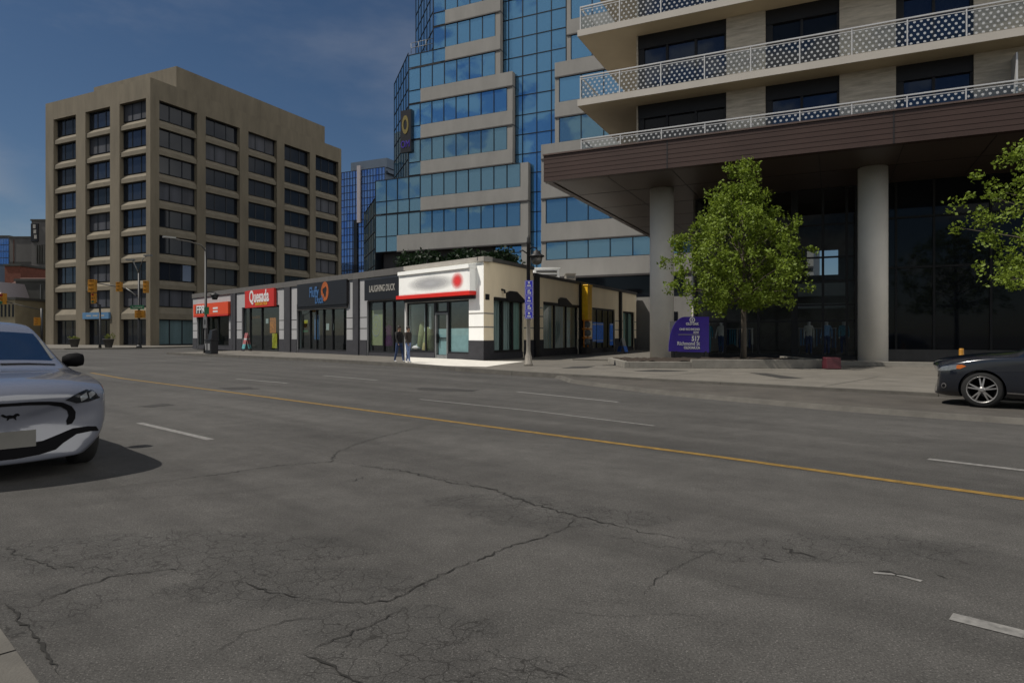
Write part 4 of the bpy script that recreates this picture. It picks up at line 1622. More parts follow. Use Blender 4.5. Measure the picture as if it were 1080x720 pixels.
# corner shop -----------------------------------------------------
def corner_shop():
    fr = SF
    W = fr.s_at(427.2)
    LS = SS.s_at(671)
    T = thing('corner_shop', (Q.x, Q.y, .15), 'bright white corner shop with a long cream side wall and dark plinth', 'shop')
    o0, o1 = fr.s_at(494.5), W - .05
    ztop, zb = 3.30, .45
    w = MB()
    th = .35
    w.box(fr, th + .003, o0, -.35, 0, .1, ROOF)
    post = [Q, SS.P(.45, 0, 0), SS.P(.45, -.35, 0), fr.P(th, -.35, 0), fr.P(th, 0, 0)]
    k0 = len(w.m)
    w.slab([(q[0], q[1]) for q in post], .1, ROOF - .003)
    w.m[k0 + 2] = 3                                        # the post's face on the side street is cream
    w.box(fr, o0, W, -.35, 0, ztop, ROOF)
    w.box(fr, o1, W, -.35, 0, .1, ztop)
    d0, d1 = fr.s_at(470.5), fr.s_at(457.2)
    w.box(fr, o0, d0, -.35, -.06, .1, zb, 1)
    w.box(fr, d1, o1, -.35, -.06, .1, zb, 1)
    w.box(fr, -.03, o0, .002, .035, .1, 1.16, 1)
    for z in (1.85, 2.55):
        w.box(fr, .01, o0 - .003, -.01, .004, z - .035, z + .035, 2)
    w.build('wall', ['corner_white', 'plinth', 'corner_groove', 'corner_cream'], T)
    # side wall with its openings
    s = SS
    wins = [(520.6, 552.5, 313.5, 371.5), (573, 610, 318.5, 369.0), (624.5, 648.5, 324.0, 368.5), (657, 669, 328.0, 367.0)]
    sw = MB()
    ops = []
    for x0, x1, yt, yb in wins:
        a0, a1 = s.s_at(x0), s.s_at(x1)
        xm = (x0 + x1) / 2
        ops.append((a0, a1, s.z_at(xm, yb), s.z_at(x0, yt)))
    aend = LS
    step = s.s_at(562)
    rz = lambda a: ROOF if a < step else 5.05
    edges = [0.453] + [v for o in ops for v in o[:2]] + [aend]
    for k in range(0, len(edges), 2):
        e0, e1 = edges[k], edges[k + 1]
        if e0 < step < e1:
            sw.box(s, e0, step, -.35, 0, .1, ROOF)
            sw.box(s, step, e1, -.35, 0, .1, 5.05)
        else:
            sw.box(s, e0, e1, -.35, 0, .1, rz((e0 + e1) / 2))
    for a0, a1, zb_, zt in ops:
        sw.box(s, a0, a1, -.35, 0, zt, rz(a0))
        sw.box(s, a0, a1, -.35, -.05, .1, max(zb_, .3), 1)
    for k in range(0, len(edges), 2):
        e0, e1 = edges[k] + .004, edges[k + 1] - .004
        if k == 0:
            e0 = -.034 * 0
        sw.box(s, e0, e1, .002, .035, .1, 1.16, 1)
        for z in (1.85, 2.55):
            sw.box(s, max(e0, .01), e1, -.01, .004, z - .035, z + .035, 2)
    side = sw.build('side_wall', ['corner_cream', 'plinth', 'corner_groove'], T)
    # dark stepped heads over the first two windows
    for (a0, a1, zb_, zt), (x0, x1, x2, x3, yt) in zip(ops[:2], ((533.5, 537, 544, 552, 306.8), (588.5, 591, 596, 602, 313.8))):
        tr = MB()
        q = [s.s_at(x_) for x_ in (x0, x1, x2, x3)]
        zt2 = s.z_at(x1, yt)
        tr.prism_az(s, [(q[0], zt - .1), (q[0], zt2 - .12), (q[1], zt2), (q[2], zt2), (q[3], zt + .02), (q[3], zt - .1)], -.02, .10)
        tr.box(s, a0, a1, .003, .08, zt - .13, zt + .02)
        tr.build('window_head', 'frame_dark', side)
    for (a0, a1, zb_, zt), n in zip(ops, (3, 3, 4, 2)):
        zz = max(zb_, .3)
        glazed_front(T, s, a0 + .003, a1 - .003, zz, zt - .003, -.18, [a0 + (a1 - a0) * k / n for k in range(1, n)], w=.07)
    # blinds and curtains standing behind the side glass
    for i, (a0, a1, zb_, zt) in enumerate(ops):
        n = (3, 3, 4, 2)[i]
        seq = (('blind_green', 'blind_grey', 'blind_grey'), ('blind_grey', 'curtain_pale', 'blind_grey'), None, ('blind_green', 'blind_green'))[i]
        if seq is None:
            continue
        ww = (a1 - a0) / n
        order = list(seq)
        if i == 0:
            order = ['blind_grey', 'blind_grey', 'blind_green']
        if i == 1:
            order = ['room_pale', 'blind_grey', 'curtain_pale']
        for k, m_ in enumerate(order):
            bl = MB()
            nn = 8
            q0, q1 = a0 + ww * k + .1, a0 + ww * (k + 1) - .1
            if m_ == 'curtain_pale':
                q1 = q0 + (q1 - q0) * .6
            for j in range(nn):
                bl.box(s, q0 + (q1 - q0) * j / nn, q0 + (q1 - q0) * (j + .96) / nn, -.26 - .03 * (j % 2), -.24 - .03 * (j % 2), max(zb_, .3), zt)
            bl.build('blind', m_, T)
    # blue posters in the third opening
    for x0, x1, y0, y1 in ((630.5, 637.5, 340, 361), (626, 630, 339.5, 360), (644, 647.6, 341, 364)):
        pb = MB()
        xm = (x0 + x1) / 2
        pb.box(s, s.s_at(x0), s.s_at(x1), -.086, -.080, s.z_at(xm, y1), s.z_at(xm, y0))
        po = pb.build('window_poster', 'poster_blue', T)
        for yy in ((341.5, 342.4), (358.5, 359.3)):
            q = MB()
            q.box(s, s.s_at(x0) + .02, s.s_at(x1) - .02, -.079, -.074, s.z_at(xm, yy[1]), s.z_at(xm, yy[0]))
            q.build('lettering', 'letter_white', po)
    # dark downpipes between the bays
    for px, w_, zt in ((564.5, .26, 5.0), (612, .30, 5.0), (653.3, .18, 4.9)):
        dp = MB()
        a = s.s_at(px)
        dp.box(s, a - w_, a + w_, .036, .18, .15, zt)
        dp.build('pilaster', 'frame_dark', T)
    # parapet caps, roof
    p = MB()
    p.box(fr, -.12, W - .003, -.5, .11, ROOF - .22, ROOF + .02)
    p.build('parapet', 'corner_cap', T)
    p = MB()
    p.box(s, .0, step, -.4, .10, ROOF - .16, ROOF + .03)
    p.box(s, step + .002, aend, -.4, .10, 5.05 - .16, 5.05 + .03)
    p.build('side_parapet', 'parapet_grey', T)
    rf = MB()
    c0 = fr.P(W - .003, -.37, 0)
    far_ = [s.P(.4, -.4, 0), s.P(aend, -.4, 0), s.P(aend, -13, 0), fr.P(W - .003, -13, 0), c0]
    rf.slab([(q.x, q.y) for q in far_], 4.6, 4.75)
    rf.build('roof', 'roof_white', T)
    bk = MB()
    bk.box(s, aend - .3, aend, -13, -.36, .1, 5.0)
    bk.build('rear_wall', 'corner_cream', T)
    # front glazing and door
    glazed_front(T, fr, d1 + .003, o1 - .003, zb, ztop - .003, -.2, [fr.s_at(450, -.2)], None, 'frame_dark')
    glazed_front(T, fr, o0 + .003, d0 - .003, zb, ztop - .003, -.2, [], None, 'frame_dark')
    glazed_front(T, fr, d0, d1, 2.66, ztop - .003, -.2, [], None, 'frame_dark')
    dr = MB()
    dr.face([fr.P(d0 + .1, -.22, .25), fr.P(d1 - .1, -.22, .25), fr.P(d1 - .1, -.22, 2.55), fr.P(d0 + .1, -.22, 2.55)])
    do = dr.build('door', 'shop_glass', T)
    df = MB()
    for a in (d0 + .05, d1 - .05):
        df.box(fr, a - .05, a + .05, -.216, -.10, .16, 2.655)
    df.box(fr, d0 + .1, d1 - .1, -.215, -.11, 2.56, 2.655)
    df.box(fr, d0 + .1, d1 - .1, -.215, -.11, .16, .34)
    df.build('frame', 'pipe_grey', do)
    hd = MB()
    hd.box(fr, d1 - .22, d1 - .16, -.21, -.06, 1.0, 1.5)
    hd.box(fr, d0 + .12, d1 - .12, -.209, -.15, 1.25, 1.30)
    hd.build('handle', 'black_metal', do)
    # frosted lower glass on the right and on the door
    fz = MB()
    fz.box(fr, o0 + .12, d0 - .12, -.25, -.23, zb, 1.80)
    fz.build('frosted_panel', 'frosted', T)
    fz = MB()
    fz.box(fr, d0 + .14, d1 - .14, -.25, -.235, .36, 1.78)
    fz.build('frosted_panel', 'frosted', do)
    # room behind: pale floor, walls, counter and hanging goods
    rm = MB()
    inner = [fr.P(W - .1, -.36, 0), fr.P(.9, -.36, 0), SS.P(6.4, -.75, 0), fr.P(W - .1, -6.0, 0)]
    rm.slab([(q.x, q.y) for q in inner], .06, .17)
    rm.slab([(q.x, q.y) for q in inner], 4.1, 4.2)
    rm.box(fr, W - .2, W - .1, -6.0, -.36, .17, 4.1)
    for qa, qb in ((inner[1], inner[2]), (inner[2], inner[3])):
        f2 = Fr((qa.x, qa.y), (qb - qa).to_2d(), Vector((-(qb - qa).y, (qb - qa).x)))
        rm.box(f2, 0, (qb - qa).length, -.05, .05, .17, 4.1)
    rm.build('interior', 'room_pale', T)
    cn = MB()
    cn.box(fr, 1.8, 3.6, -3.2, -2.6, .17, 1.1)
    cn.build('counter', 'room_pale', T)
    for x_, m_, z0, z1, wd in ((446, 'olive_cloth', .7, 2.2, .34), (452.5, 'olive_cloth', .5, 1.9, .42), (443, 'poster_pale', .6, 1.0, .5), (454, 'curtain_pale', .5, 3.1, .10), (448.6, 'curtain_pale', .5, 3.1, .08)):
        q = MB()
        a = fr.s_at(x_, -.55)
        q.lathe([(wd * .7, z0), (wd, z0 + .1), (wd * .8, (z0 + z1) / 2), (wd * .55, z1 - .15), (wd * .2, z1)], tuple(fr.P(a, -.55, 0)), n=12)
        q.build('window_display', m_, T)
    nb = MB()
    nb.box(s, s.s_at(511.7), s.s_at(515.8), .005, .03, s.z_at(513, 316), s.z_at(513, 310))
    nb.build('number_plate', 'frame_dark', T)
    lp = MB()
    a, z = s.s_at(529), s.z_at(529, 306.3)
    lp.tube([s.P(a, 0.0, z + .05), s.P(a, .18, z), s.P(a, .20, z - .15)], .06, 8)
    lp.build('wall_lamp', 'frame_dark', T)
    vent = MB()
    vent.box(s, s.s_at(566.5), s.s_at(568.5), .19, .24, s.z_at(567, 325.3), s.z_at(567, 323.8))
    vent.build('wall_vent', 'poster_pale', T)
    return T


CORNER = corner_shop()
# the corner shop's light-box sign (its lettering is too blurred to read)
T = thing('shop_sign', SF.P(3.8, .1, 4.2), 'long white box sign with red dot and red stripe on the corner shop', 'sign')
b = MB()
W = SF.s_at(427.2)
s0 = SF.s_at(494.8, .45)
b.box(SF, s0, W, .004, .42, 3.703, 5.02)
b.build('box', 'corner_white', T)
b = MB()
b.box(SF, s0 - .03, W, .003, .52, 4.86, 5.06)
b.build('hood', 'corner_white', T)
b = MB()
b.box(SF, s0 + .12, W - .05, .421, .43, 3.74, 4.80)
sf_ = b.build('face', 'corner_white', T)
b = MB()
b.box(SF, s0 - .02, W + .25, .003, .46, 3.50, 3.70)
b.build('red_stripe', 'bright_red', T)
b = MB()
b.box(SF, s0, W - .06, .002, .12, 3.305, 3.497)
b.build('lower_strip', 'frame_dark', T)  # dark strip painted in for the shade under the sign
b = MB()
q = SF.s_at(482, .45)
b.face([SF.P(q + .62, .439, 3.72), SF.P(q - .62, .439, 3.72), SF.P(q - .62, .439, 4.80), SF.P(q + .62, .439, 4.80)], uv=[(0, 0), (1, 0), (1, 1), (0, 1)])


def soft_print(name, stops, alpha):
    """Print whose edges have been blurred beyond reading."""
    m = bpy.data.materials.new(name)
    bb, nn, ll = principled(m)
    uvn = nn.new('ShaderNodeUVMap')
    uvn.uv_map = 'uv'
    mp = nn.new('ShaderNodeMapping')
    mp.inputs['Location'].default_value = (-1.0, -1.0, 0)
    mp.inputs['Scale'].default_value = (2, 2, 0)
    gr = nn.new('ShaderNodeTexGradient')
    gr.gradient_type = 'SPHERICAL'
    rp = nn.new('ShaderNodeValToRGB')
    rp.color_ramp.elements[0].position, rp.color_ramp.elements[1].position = alpha
    bb.inputs['Base Color'].default_value = (*stops, 1)
    ll.new(uvn.outputs['UV'], mp.inputs['Vector'])
    ll.new(mp.outputs['Vector'], gr.inputs['Vector'])
    ll.new(gr.outputs['Fac'], rp.inputs['Fac'])
    ll.new(rp.outputs['Color'], bb.inputs['Alpha'])
    bb.inputs['Roughness'].default_value = 0.6
    MATS[name] = m


soft_print('blurred_red', (0.70, 0.03, 0.03), (0.12, 0.75))
soft_print('blurred_grey', (0.40, 0.40, 0.41), (0.0, 0.85))
b.build('red_dot', 'blurred_red', T, fix=False)
# soft illegible lettering: a grey smear as in the picture
b = MB()
fx0, fx1 = SF.s_at(481, .45), SF.s_at(428.5, .45)
b.face([SF.P(fx1, .437, 3.80), SF.P(fx0, .437, 3.80), SF.P(fx0, .437, 4.72), SF.P(fx1, .437, 4.72)], uv=[(0, 0), (1, 0), (1, 1), (0, 1)])
b.build('lettering', 'blurred_grey', T)

# things on the corner shop's roof
def roof_box(label, x0, x1, y0, y1, dep, m, cat='roof unit'):
    T = thing('rooftop_unit', pt((x0 + x1) / 2, y1, dep), label, cat)
    p0, p1 = pt(x0, y1, dep), pt(x1, y1, dep)
    top = pt((x0 + x1) / 2, y0, dep).z
    fr = Fr((p0.x, p0.y), (p1 - p0).to_2d(), (0, -1))
    L = (p1 - p0).length
    b = MB()
    b.box(fr, 0, L, -1.6, 0, 4.7, top)
    b.box(fr, -.05, L + .05, -1.65, .05, top, top + .06)
    b.build('casing', m, T)
    b = MB()
    for k in range(4):
        b.box(fr, L * .1, L * .9, .001, .03, 4.8 + (top - 4.85) * k / 4, 4.8 + (top - 4.85) * (k + .6) / 4)
    b.build('grille', 'parapet_grey', T)


roof_box('long white roof unit behind the street lantern on the cream wall', 563, 590, 283, 290, 44, 'roof_white')
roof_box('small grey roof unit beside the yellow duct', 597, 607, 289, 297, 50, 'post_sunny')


# ---------------------------------------------------------------- street furniture
def head_box(T, px, py, w, h, y, faces=(), m='signal_yellow', dep=.35):
    """A three-lamp signal head; faces: lamp colours when its front is seen."""
    c = pt(px, py, y)
    b = MB()
    fr = Fr((c.x, c.y), (1, 0), (0, -1))
    b.box(fr, -w / 2, w / 2, -dep / 2, dep / 2, c.z - h / 2, c.z + h / 2)
    for k in range(3):
        z = c.z + h * (1 - k) / 3
        b.box(fr, -w * .36, w * .36, dep / 2, dep / 2 + .16, z + h * .10, z + h * .13)
    o = b.build('signal_head', m, T)
    if faces:
        for k, f in enumerate(faces):
            q = MB()
            z = c.z + h * (1 - k) / 3
            q.lathe([(.0, 0), (w * .30, .0), (w * .30, .03), (0, .05)], (c.x, c.y - dep / 2 - .05, z), axis='Y', n=12)
            q.build('lamp', f, o)
    return o


def signal_pole():
    y = 66.4
    base = gnd(146.7, 366.7, .15)
    k = y / F
    T = thing('traffic_signal', base, 'black signal pole with a long mast arm carrying yellow heads and a green street sign', 'traffic light')
    zt = pt(146, 288, y).z
    b = MB()
    b.tube([base, base + Vector((0, 0, .5)), (base.x, y, zt)], [.17, .12, .10], 12)
    b.lathe([(.26, 0), (.26, .12), (.18, .3)], tuple(base), n=12)
    b.build('pole', 'post_black', T)
    b = MB()
    pts_ = [pt(146, 312, y), pt(140, 309, y), pt(132, 304.5, y), pt(120, 301.5, y), pt(103, 298.5, y)]
    b.tube(pts_, [.09, .08, .07, .06, .05], 8)
    b.build('mast_arm', 'post_black', T)
    b = MB()
    b.tube([pt(143, 311.5, y - .1), pt(139, 308, y - .1), pt(133, 304, y - .1)], .05, 6)
    b.build('arm_brace', 'galvanised', T)
    b = MB()
    b.tube([pt(146, 288, y), pt(140, 274.5, y), pt(138, 274, y)], [.07, .05, .04], 8)
    b.tube([pt(146, 288, y), pt(151, 272, y), pt(156, 269.5, y)], [.07, .05, .04], 8)
    b.build('lamp_arm', 'galvanised', T)
    for x_, y_, sx in ((137.5, 274, .8), (156, 269.4, .7)):
        q = MB()
        c = pt(x_, y_, y)
        q.box(Fr((c.x, c.y), (1, 0), (0, -1)), -sx / 2, sx / 2, -.2, .2, c.z - .07, c.z + .07)
        q.build('lamp_head', 'galvanised', T)
    head_box(T, 97.5, 301.5, .72, 1.25, y)
    head_box(T, 125.8, 302.5, .50, .95, y - .15)
    head_box(T, 154, 302.5, .42, 1.2, y - .1)
    head_box(T, 147.8, 331.3, .9, .75, y - .35)
    b = MB()
    c = pt(146, 324, y)
    fr = Fr((c.x, c.y), (1, 0), (0, -1))
    b.box(fr, -.68, .68, .18, .23, c.z - .19, c.z + .19)
    n_ = b.build('street_name_plate', 'street_green', T)
    text_obj('lettering', 'Richmond', .18, (c.x, c.y - .235, c.z), (1, 0, 0), (0, -1, 0), 'letter_grey', n_, .004, 1.0)


signal_pole()
y = 66.4
base = gnd(105.5, 366.7, .15)
T = thing('traffic_signal', base, 'short black post with one yellow three-lamp head left of the mast arm pole', 'traffic light')
b = MB()
b.tube([base, base + Vector((0, 0, .4)), pt(105.5, 321, y)], [.15, .11, .09], 10)
b.tube([pt(105.5, 322, y), pt(101, 319, y)], .05, 8)
b.build('pole', 'post_black', T)
head_box(T, 99, 314.5, .38, 1.05, y - .05, ('lamp_red', 'lamp_amber', 'lamp_green'))
y = 58.0
base = Vector((pt(44, 353, y).x, y, .0))
T = thing('traffic_signal', base, 'dark signal post behind the white car with yellow heads and a wire arm', 'traffic light')
b = MB()
b.tube([base, (base.x, y, pt(44, 325, y).z)], .10, 10)
b.tube([pt(44, 327, y), pt(22, 322, y), pt(2, 317, y), pt(-20, 312, y)], .035, 6)
b.build('pole', 'post_black', T)
head_box(T, 2.5, 315, .55, .95, y - .1, ('lamp_red', 'lamp_amber', 'lamp_green'))
head_box(T, 40, 339, .48, .7, y - .1)

# tall street lamp by the first shop
base = gnd(217, 372.2, .15)
y = base.y
T = thing('street_lamp', base, 'tall black street lamp with long arm in front of the orange sign', 'street lamp')
b = MB()
b.tube([base, base + Vector((0, 0, .6)), base + Vector((0, 0, .65)), pt(217, 262, y)], [.16, .15, .10, .075], 12)
b.build('pole', 'post_black', T)
b = MB()
tip = pt(181, 251.5, y - 1.8)
a = pt(217, 264, y)
b.tube([a, a + Vector((-.25, -.2, .35)), a.lerp(tip, .45) + Vector((0, 0, .22)), tip], [.06, .055, .045, .035], 8)
b.build('arm', 'post_grey', T)
b = MB()
fr = Fr((tip.x, tip.y), (-.677, -.736), (-.736, .677))
b.prism_ad(fr, -.25, .55, [(-.14, -.0 + tip.z), (.14, tip.z), (.10, tip.z + .12), (-.10, tip.z + .12)])
b.build('lamp_head', 'galvanised', T)
# small lantern on a bracket
b = MB()
c = pt(226.5, 311.5, y)
b.tube([pt(217, 309, y), pt(221, 307.6, y), pt(226.5, 308.2, y)], .03, 6)
b.lathe([(.0, .30), (.05, .26), (.10, .20), (.33, .10), (.34, .06), (.24, .04)], (c.x, c.y, c.z - .05), n=12)
b.lathe([(.16, -.25), (.26, .04)], (c.x, c.y, c.z - .05), n=12)
b.build('lantern', 'post_black', T)
b = MB()
c = pt(218.6, 327.5, y)
fr = Fr((c.x, c.y), (1, 0), (0, -1))
b.box(fr, -.17, .17, .09, .12, c.z - .26, c.z + .26)
b.build('sign_plate', 'street_green', T)
b = MB()
c = pt(216.9, 340, y)
fr = Fr((c.x, c.y), (1, 0), (0, -1))
b.box(fr, -.12, .12, .09, .12, c.z - .40, c.z + .40)
b.build('sign_plate', 'board_pale', T)
b = MB()
b.box(fr, -.035, .035, .121, .125, c.z - .15, c.z + .2)
b.build('pictogram', 'frame_dark', T)

# litter and newspaper box
base = gnd(223.2, 373.2, .15)
y = base.y
fr = Fr((base.x, base.y), (-D1.x, -D1.y), (-N1.x, -N1.y))
T = thing('newspaper_box', base, 'black newspaper box with two pale cards beside the street lamp', 'newspaper box')
b = MB()
b.box(fr, -.46, .46, -.25, .25, .17, 1.06)
b.box(fr, -.50, .50, -.29, .29, 1.06, 1.14)
b.prism_ad(fr, -.05, .40, [(-.22, 1.14), (.2, 1.14), (.12, 1.75), (-.22, 1.85)])
b.box(fr, -.40, -.12, -.2, .1, 1.14, 1.5)
b.build('body', 'sign_black', T, bevel=.02)
for a0, a1 in ((-.40, -.22), (-.02, .32)):
    b = MB()
    b.box(fr, a0, a1, .252, .262, .42, .86)
    b.build('card', 'board_pale', T)

# board outside the taco shop
def a_board(label, px, py, w, h, fr0, mats_):
    base = gnd(px, py, .15)
    fr = Fr((base.x, base.y), fr0.u, fr0.n)
    T = thing('pavement_sign', base, label, 'pavement sign')
    for sgn in (1, -1):
        b = MB()
        z0, z1 = .17, .15 + h
        for i, (m_, f0, f1) in enumerate(mats_):
            za, zb = z0 + (z1 - z0) * f0, z0 + (z1 - z0) * f1
            da, db = sgn * .30 * (1 - f0), sgn * .30 * (1 - f1)
            b.hexa([fr.P(-w / 2, da, za), fr.P(w / 2, da, za), fr.P(w / 2, db, zb), fr.P(-w / 2, db, zb), fr.P(-w / 2, da + .03, za), fr.P(w / 2, da + .03, za), fr.P(w / 2, db + .03, zb), fr.P(-w / 2, db + .03, zb)], i)
        b.build('board', [q[0] for q in mats_], T)


a_board('pink and white pavement board outside the taco shop doorway', 260.3, 370.2, .55, 1.45, SF, [('frame_dark', 0, .12), ('poster_teal', .12, .38), ('poster_pink', .38, .62), ('poster_pale', .62, .7), ('poster_pink', .7, 1)])
a_board('blue and white pavement board by the blue posters on the cream wall', 656.5, 371.2, .75, 1.05, SS, [('poster_blue', 0, .42), ('poster_pale', .42, 1)])

# gas meters and the tall yellow duct on the cream wall
a = SS.s_at(618, .3)
base = SS.P(a, .3, .15)
T = thing('gas_meter', base, 'tall yellow duct over grey gas meters and orange pipes on the cream wall', 'gas meter')
b = MB()
b.box(SS, a - .42, a + .40, .12, .60, SS.z_at(618, 337, .6), SS.z_at(618, 300.5, .6))
b.box(SS, a - .46, a + .44, .10, .64, SS.z_at(618, 301, .6), SS.z_at(618, 299.6, .6))
b.build('duct', 'gas_yellow', T, bevel=.03)
b = MB()
for dz, da in ((.95, -.1), (1.55, .05), (2.15, -.05)):
    b.tube([SS.P(a + da - .3, .38, dz), SS.P(a + da + .3, .38, dz)], .16, 10)
    b.lathe([(.17, -.2), (.22, -.1), (.22, .1), (.12, .22)], tuple(SS.P(a + da, .40, dz + .02)), n=10)
b.build('meter', 'pipe_grey', T)
b = MB()
for da in (-.38, .36):
    b.tube([SS.P(a + da, .3, .16), SS.P(a + da, .3, 2.9)], .05, 8)
for dz in (1.25, 1.85, 2.45):
    b.tube([SS.P(a - .7, .34, dz), SS.P(a + .9, .34, dz)], .05, 8)
b.build('pipe', 'gas_orange', T)
b = MB()
b.box(SS, a - .5, a + .45, .05, .5, .16, .6)
b.build('base_box', 'planter_grey', T)

# ornamental lamp post with purple banner at the corner
base = gnd(557.3, 385.6, .15)
y = base.y
T = thing('lamp_post', base, 'ornamental lamp post with hanging lantern and blue wayfinding panel at the shop corner', 'street lamp')
b = MB()
b.lathe([(.19, 0), (.19, .08), (.16, .12), (.145, .40), (.115, .46), (.10, .55), (.088, .62), (.085, 1.9), (.105, 1.92), (.105, 2.0), (.08, 2.05), (.075, 2.75)], tuple(base), n=16)
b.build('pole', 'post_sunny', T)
b = MB()
zt = pt(557, 254, y).z
b.lathe([(.082, 2.75), (.07, zt - .15 - .15), (.10, zt - .25), (.06, zt - .15), (.07, zt - .05), (.02, zt + .1)], tuple(base), n=14)
b.tube([pt(557, 264, y), pt(562, 260.5, y), pt(566, 262, y)], .03, 6)
b.tube([pt(557, 268, y), pt(551, 264, y), pt(548, 265, y)], .03, 6)
b.build('upper_pole', 'post_black', T)
c = pt(566, 270, y)
b = MB()
b.lathe([(.02, .30), (.06, .24), (.16, .18), (.19, .08), (.32, .02), (.33, -.03), (.25, -.05)], tuple(c), n=14)
ln = b.build('lantern', 'post_black', T)
b = MB()
b.lathe([(.25, -.05), (.20, -.30), (.10, -.36), (.0, -.38)], tuple(c), n=14)
b.build('globe', 'post_grey', ln)
fr = Fr((base.x, base.y), (.985, .17), (.17, -.985))
z0, z1 = pt(557, 336, y).z, pt(557, 296, y).z
b = MB()
b.box(fr, -.17, .17, .13, .17, z0, z1)
pn = b.build('wayfinding_panel', 'banner_purple', T)
b = MB()
for k in range(5):
    za, zb = z0 + (z1 - z0) * (k + .06) / 5, z0 + (z1 - z0) * (k + .94) / 5
    for q in ((-.155, -.14, za, zb), (.14, .155, za, zb), (-.14, .14, za, za + .012), (-.14, .14, zb - .012, zb)):
        b.box(fr, q[0], q[1], .171, .176, q[2], q[3])
    m_ = (za + zb) / 2
    if k % 2:
        b.box(fr, -.07, -.02, .171, .176, m_ - .09, m_ + .08)
        b.box(fr, .0, .08, .171, .176, m_ - .09, m_ + .0)
        b.box(fr, -.02, .03, .171, .176, m_ + .02, m_ + .09)
    else:
        b.lathe([(.0, -.004), (.055, -.004), (.055, .0)], tuple(fr.P(-.02, .172, m_ + .05)), axis='Y', n=10)
        b.box(fr, -.09, .07, .171, .176, m_ - .09, m_ - .03)
b.build('pictogram', 'letter_white', pn)

# estate sign board
base = gnd(726, 374.5, .22)
y = 31.0
T = thing('estate_sign', Vector((pt(726, 353, y).x, y, .22)), 'purple curved estate sign board with white address lettering under the tree', 'sign')
P_ = lambda px, py: pt(px, py, y)
fr = Fr((P_(706, 353).x, y), (1, 0), (0, -1))
mm = lambda px: (px - 706) / F * y
zz = lambda py: H + (HY - py) * y / F
b = MB()
b.box(fr, mm(706), mm(745), -.06, .0, zz(370), zz(338.5))
b.build('back_board', 'board_pale', T)
b = MB()
arc = [(mm(705), zz(370.5))]
for k in range(0, 11):
    q = k / 10 * math.pi / 2
    arc.append((mm(705 + 17 * (1 - math.cos(q))), zz(368.5 - 34.5 * math.sin(q))))
arc += [(mm(747.5), zz(334)), (mm(747.5), zz(371.5))]
b.prism_az(fr, arc, .004, .05)
b.build('board', 'board_purple', T)
b = MB()
b.box(fr, mm(709), mm(747), -.03, .03, .2, zz(370.2))
for px in (709, 713, 744):
    b.box(fr, mm(px) - .05, mm(px) + .05, -.05, .06, .22, zz(370.2))
b.build('stand', 'frame_dark', T)
for s_, h_, px, py, w_, bo in (('OLD OAK', .11, 730, 341.6, .60, .006), ('ONE RICHMOND', .10, 727, 347.3, .95, .004), ('ROW', .10, 734, 350.6, .25, .004), ('517', .22, 733.5, 357.2, .38, .012), ('Richmond St', .17, 726, 362.2, 1.05, .004), ('OLDOAK.CA', .12, 729.5, 366.6, .75, .006)):
    text_obj('lettering', s_, h_, fr.P(mm(px), .055, zz(py)), (1, 0, 0), (0, -1, 0), 'letter_white', T, .004, w_, bold=bo)
b = MB()
b.box(fr, mm(715), mm(737.5), .051, .056, zz(353), zz(352.4))
b.build('rule', 'letter_grey', T)
b = MB()
for k in range(20):
    a0, a1 = k * math.tau / 20, (k + 1) * math.tau / 20
    b.hexa([fr.P(mm(729.8) + r_ * math.cos(a), d, zz(337.3) + r_ * math.sin(a)) for d in (.051, .057) for a, r_ in ((a0, .13), (a1, .13), (a1, .085), (a0, .085))])
b.box(fr, mm(729.8) - .03, mm(729.8) + .03, .051, .057, zz(337.3) - .05, zz(337.3) + .05)
b.build('emblem', 'letter_white', T)
# two short bollards by the first column
for px, lab in ((686.5, 'short rusty bollard, the left of two at the foot of the first column'), (692.5, 'short dark bollard, the right of two at the foot of the first column')):
    base = gnd(px, 376, .15)
    T = thing('bollard', base, lab, 'bollard', 'bollards by the first column')
    b = MB()
    b.lathe([(.10, 0), (.10, .04), (.065, .05), (.065, .40), (.07, .42), (.04, .47)], tuple(base), n=12)
    b.build('post', 'rooftile' if px < 690 else 'planter_grey', T)

# raised planter with its pale wall
b = MB()
pa, pb = gnd(735, 388.2, .15), gnd(872, 388.6, .15)
fr = Fr((pa.x, pa.y), (pb - pa).to_2d(), (0, -1))
L = (pb - pa).length
T = thing('planter_bed', pa, 'long low concrete planter wall with dark soil at the foot of the tree', 'planter')
b.box(fr, -.2, L, -.22, 0, .15, .49)
b.box(fr, L - .001, L + .2, -4.5, 0, .15, .485)
b.box(fr, -2.6, -.205, -.22, -.02, .15, .40)
b.box(fr, -2.8, -2.6, -4.5, -.02, .15, .40)
b.build('wall', 'planter_wall', T, bevel=.015)
b = MB()
nx, ny = 40, 14
rs = random.Random(8)
for i in range(nx):
    for j in range(ny):
        pass
grid_ = [[fr.P(-2.6 + (L + 2.6) * i / nx, -.22 - 4.2 * j / ny, .40 + rs.uniform(-.03, .05)) for j in range(ny + 1)] for i in range(nx + 1)]
for i in range(nx):
    for j in range(ny):
        b.face([grid_[i][j], grid_[i + 1][j], grid_[i + 1][j + 1], grid_[i][j + 1]], smooth=True)
b.build('soil', 'soil', T, fix=False)
# red block at the planter's end
base = gnd(877, 389.2, .15)
T = thing('barrier_block', base, 'small dark red barrier block at the right end of the planter wall', 'barrier')
fr = Fr((base.x, base.y), (pb - pa).to_2d(), (0, -1))
b = MB()
b.prism_ad(fr, -.27, .27, [(-.22, .16), (.22, .16), (.17, .60), (-.17, .60)])
b.build('body', 'maroon', T, bevel=.03)
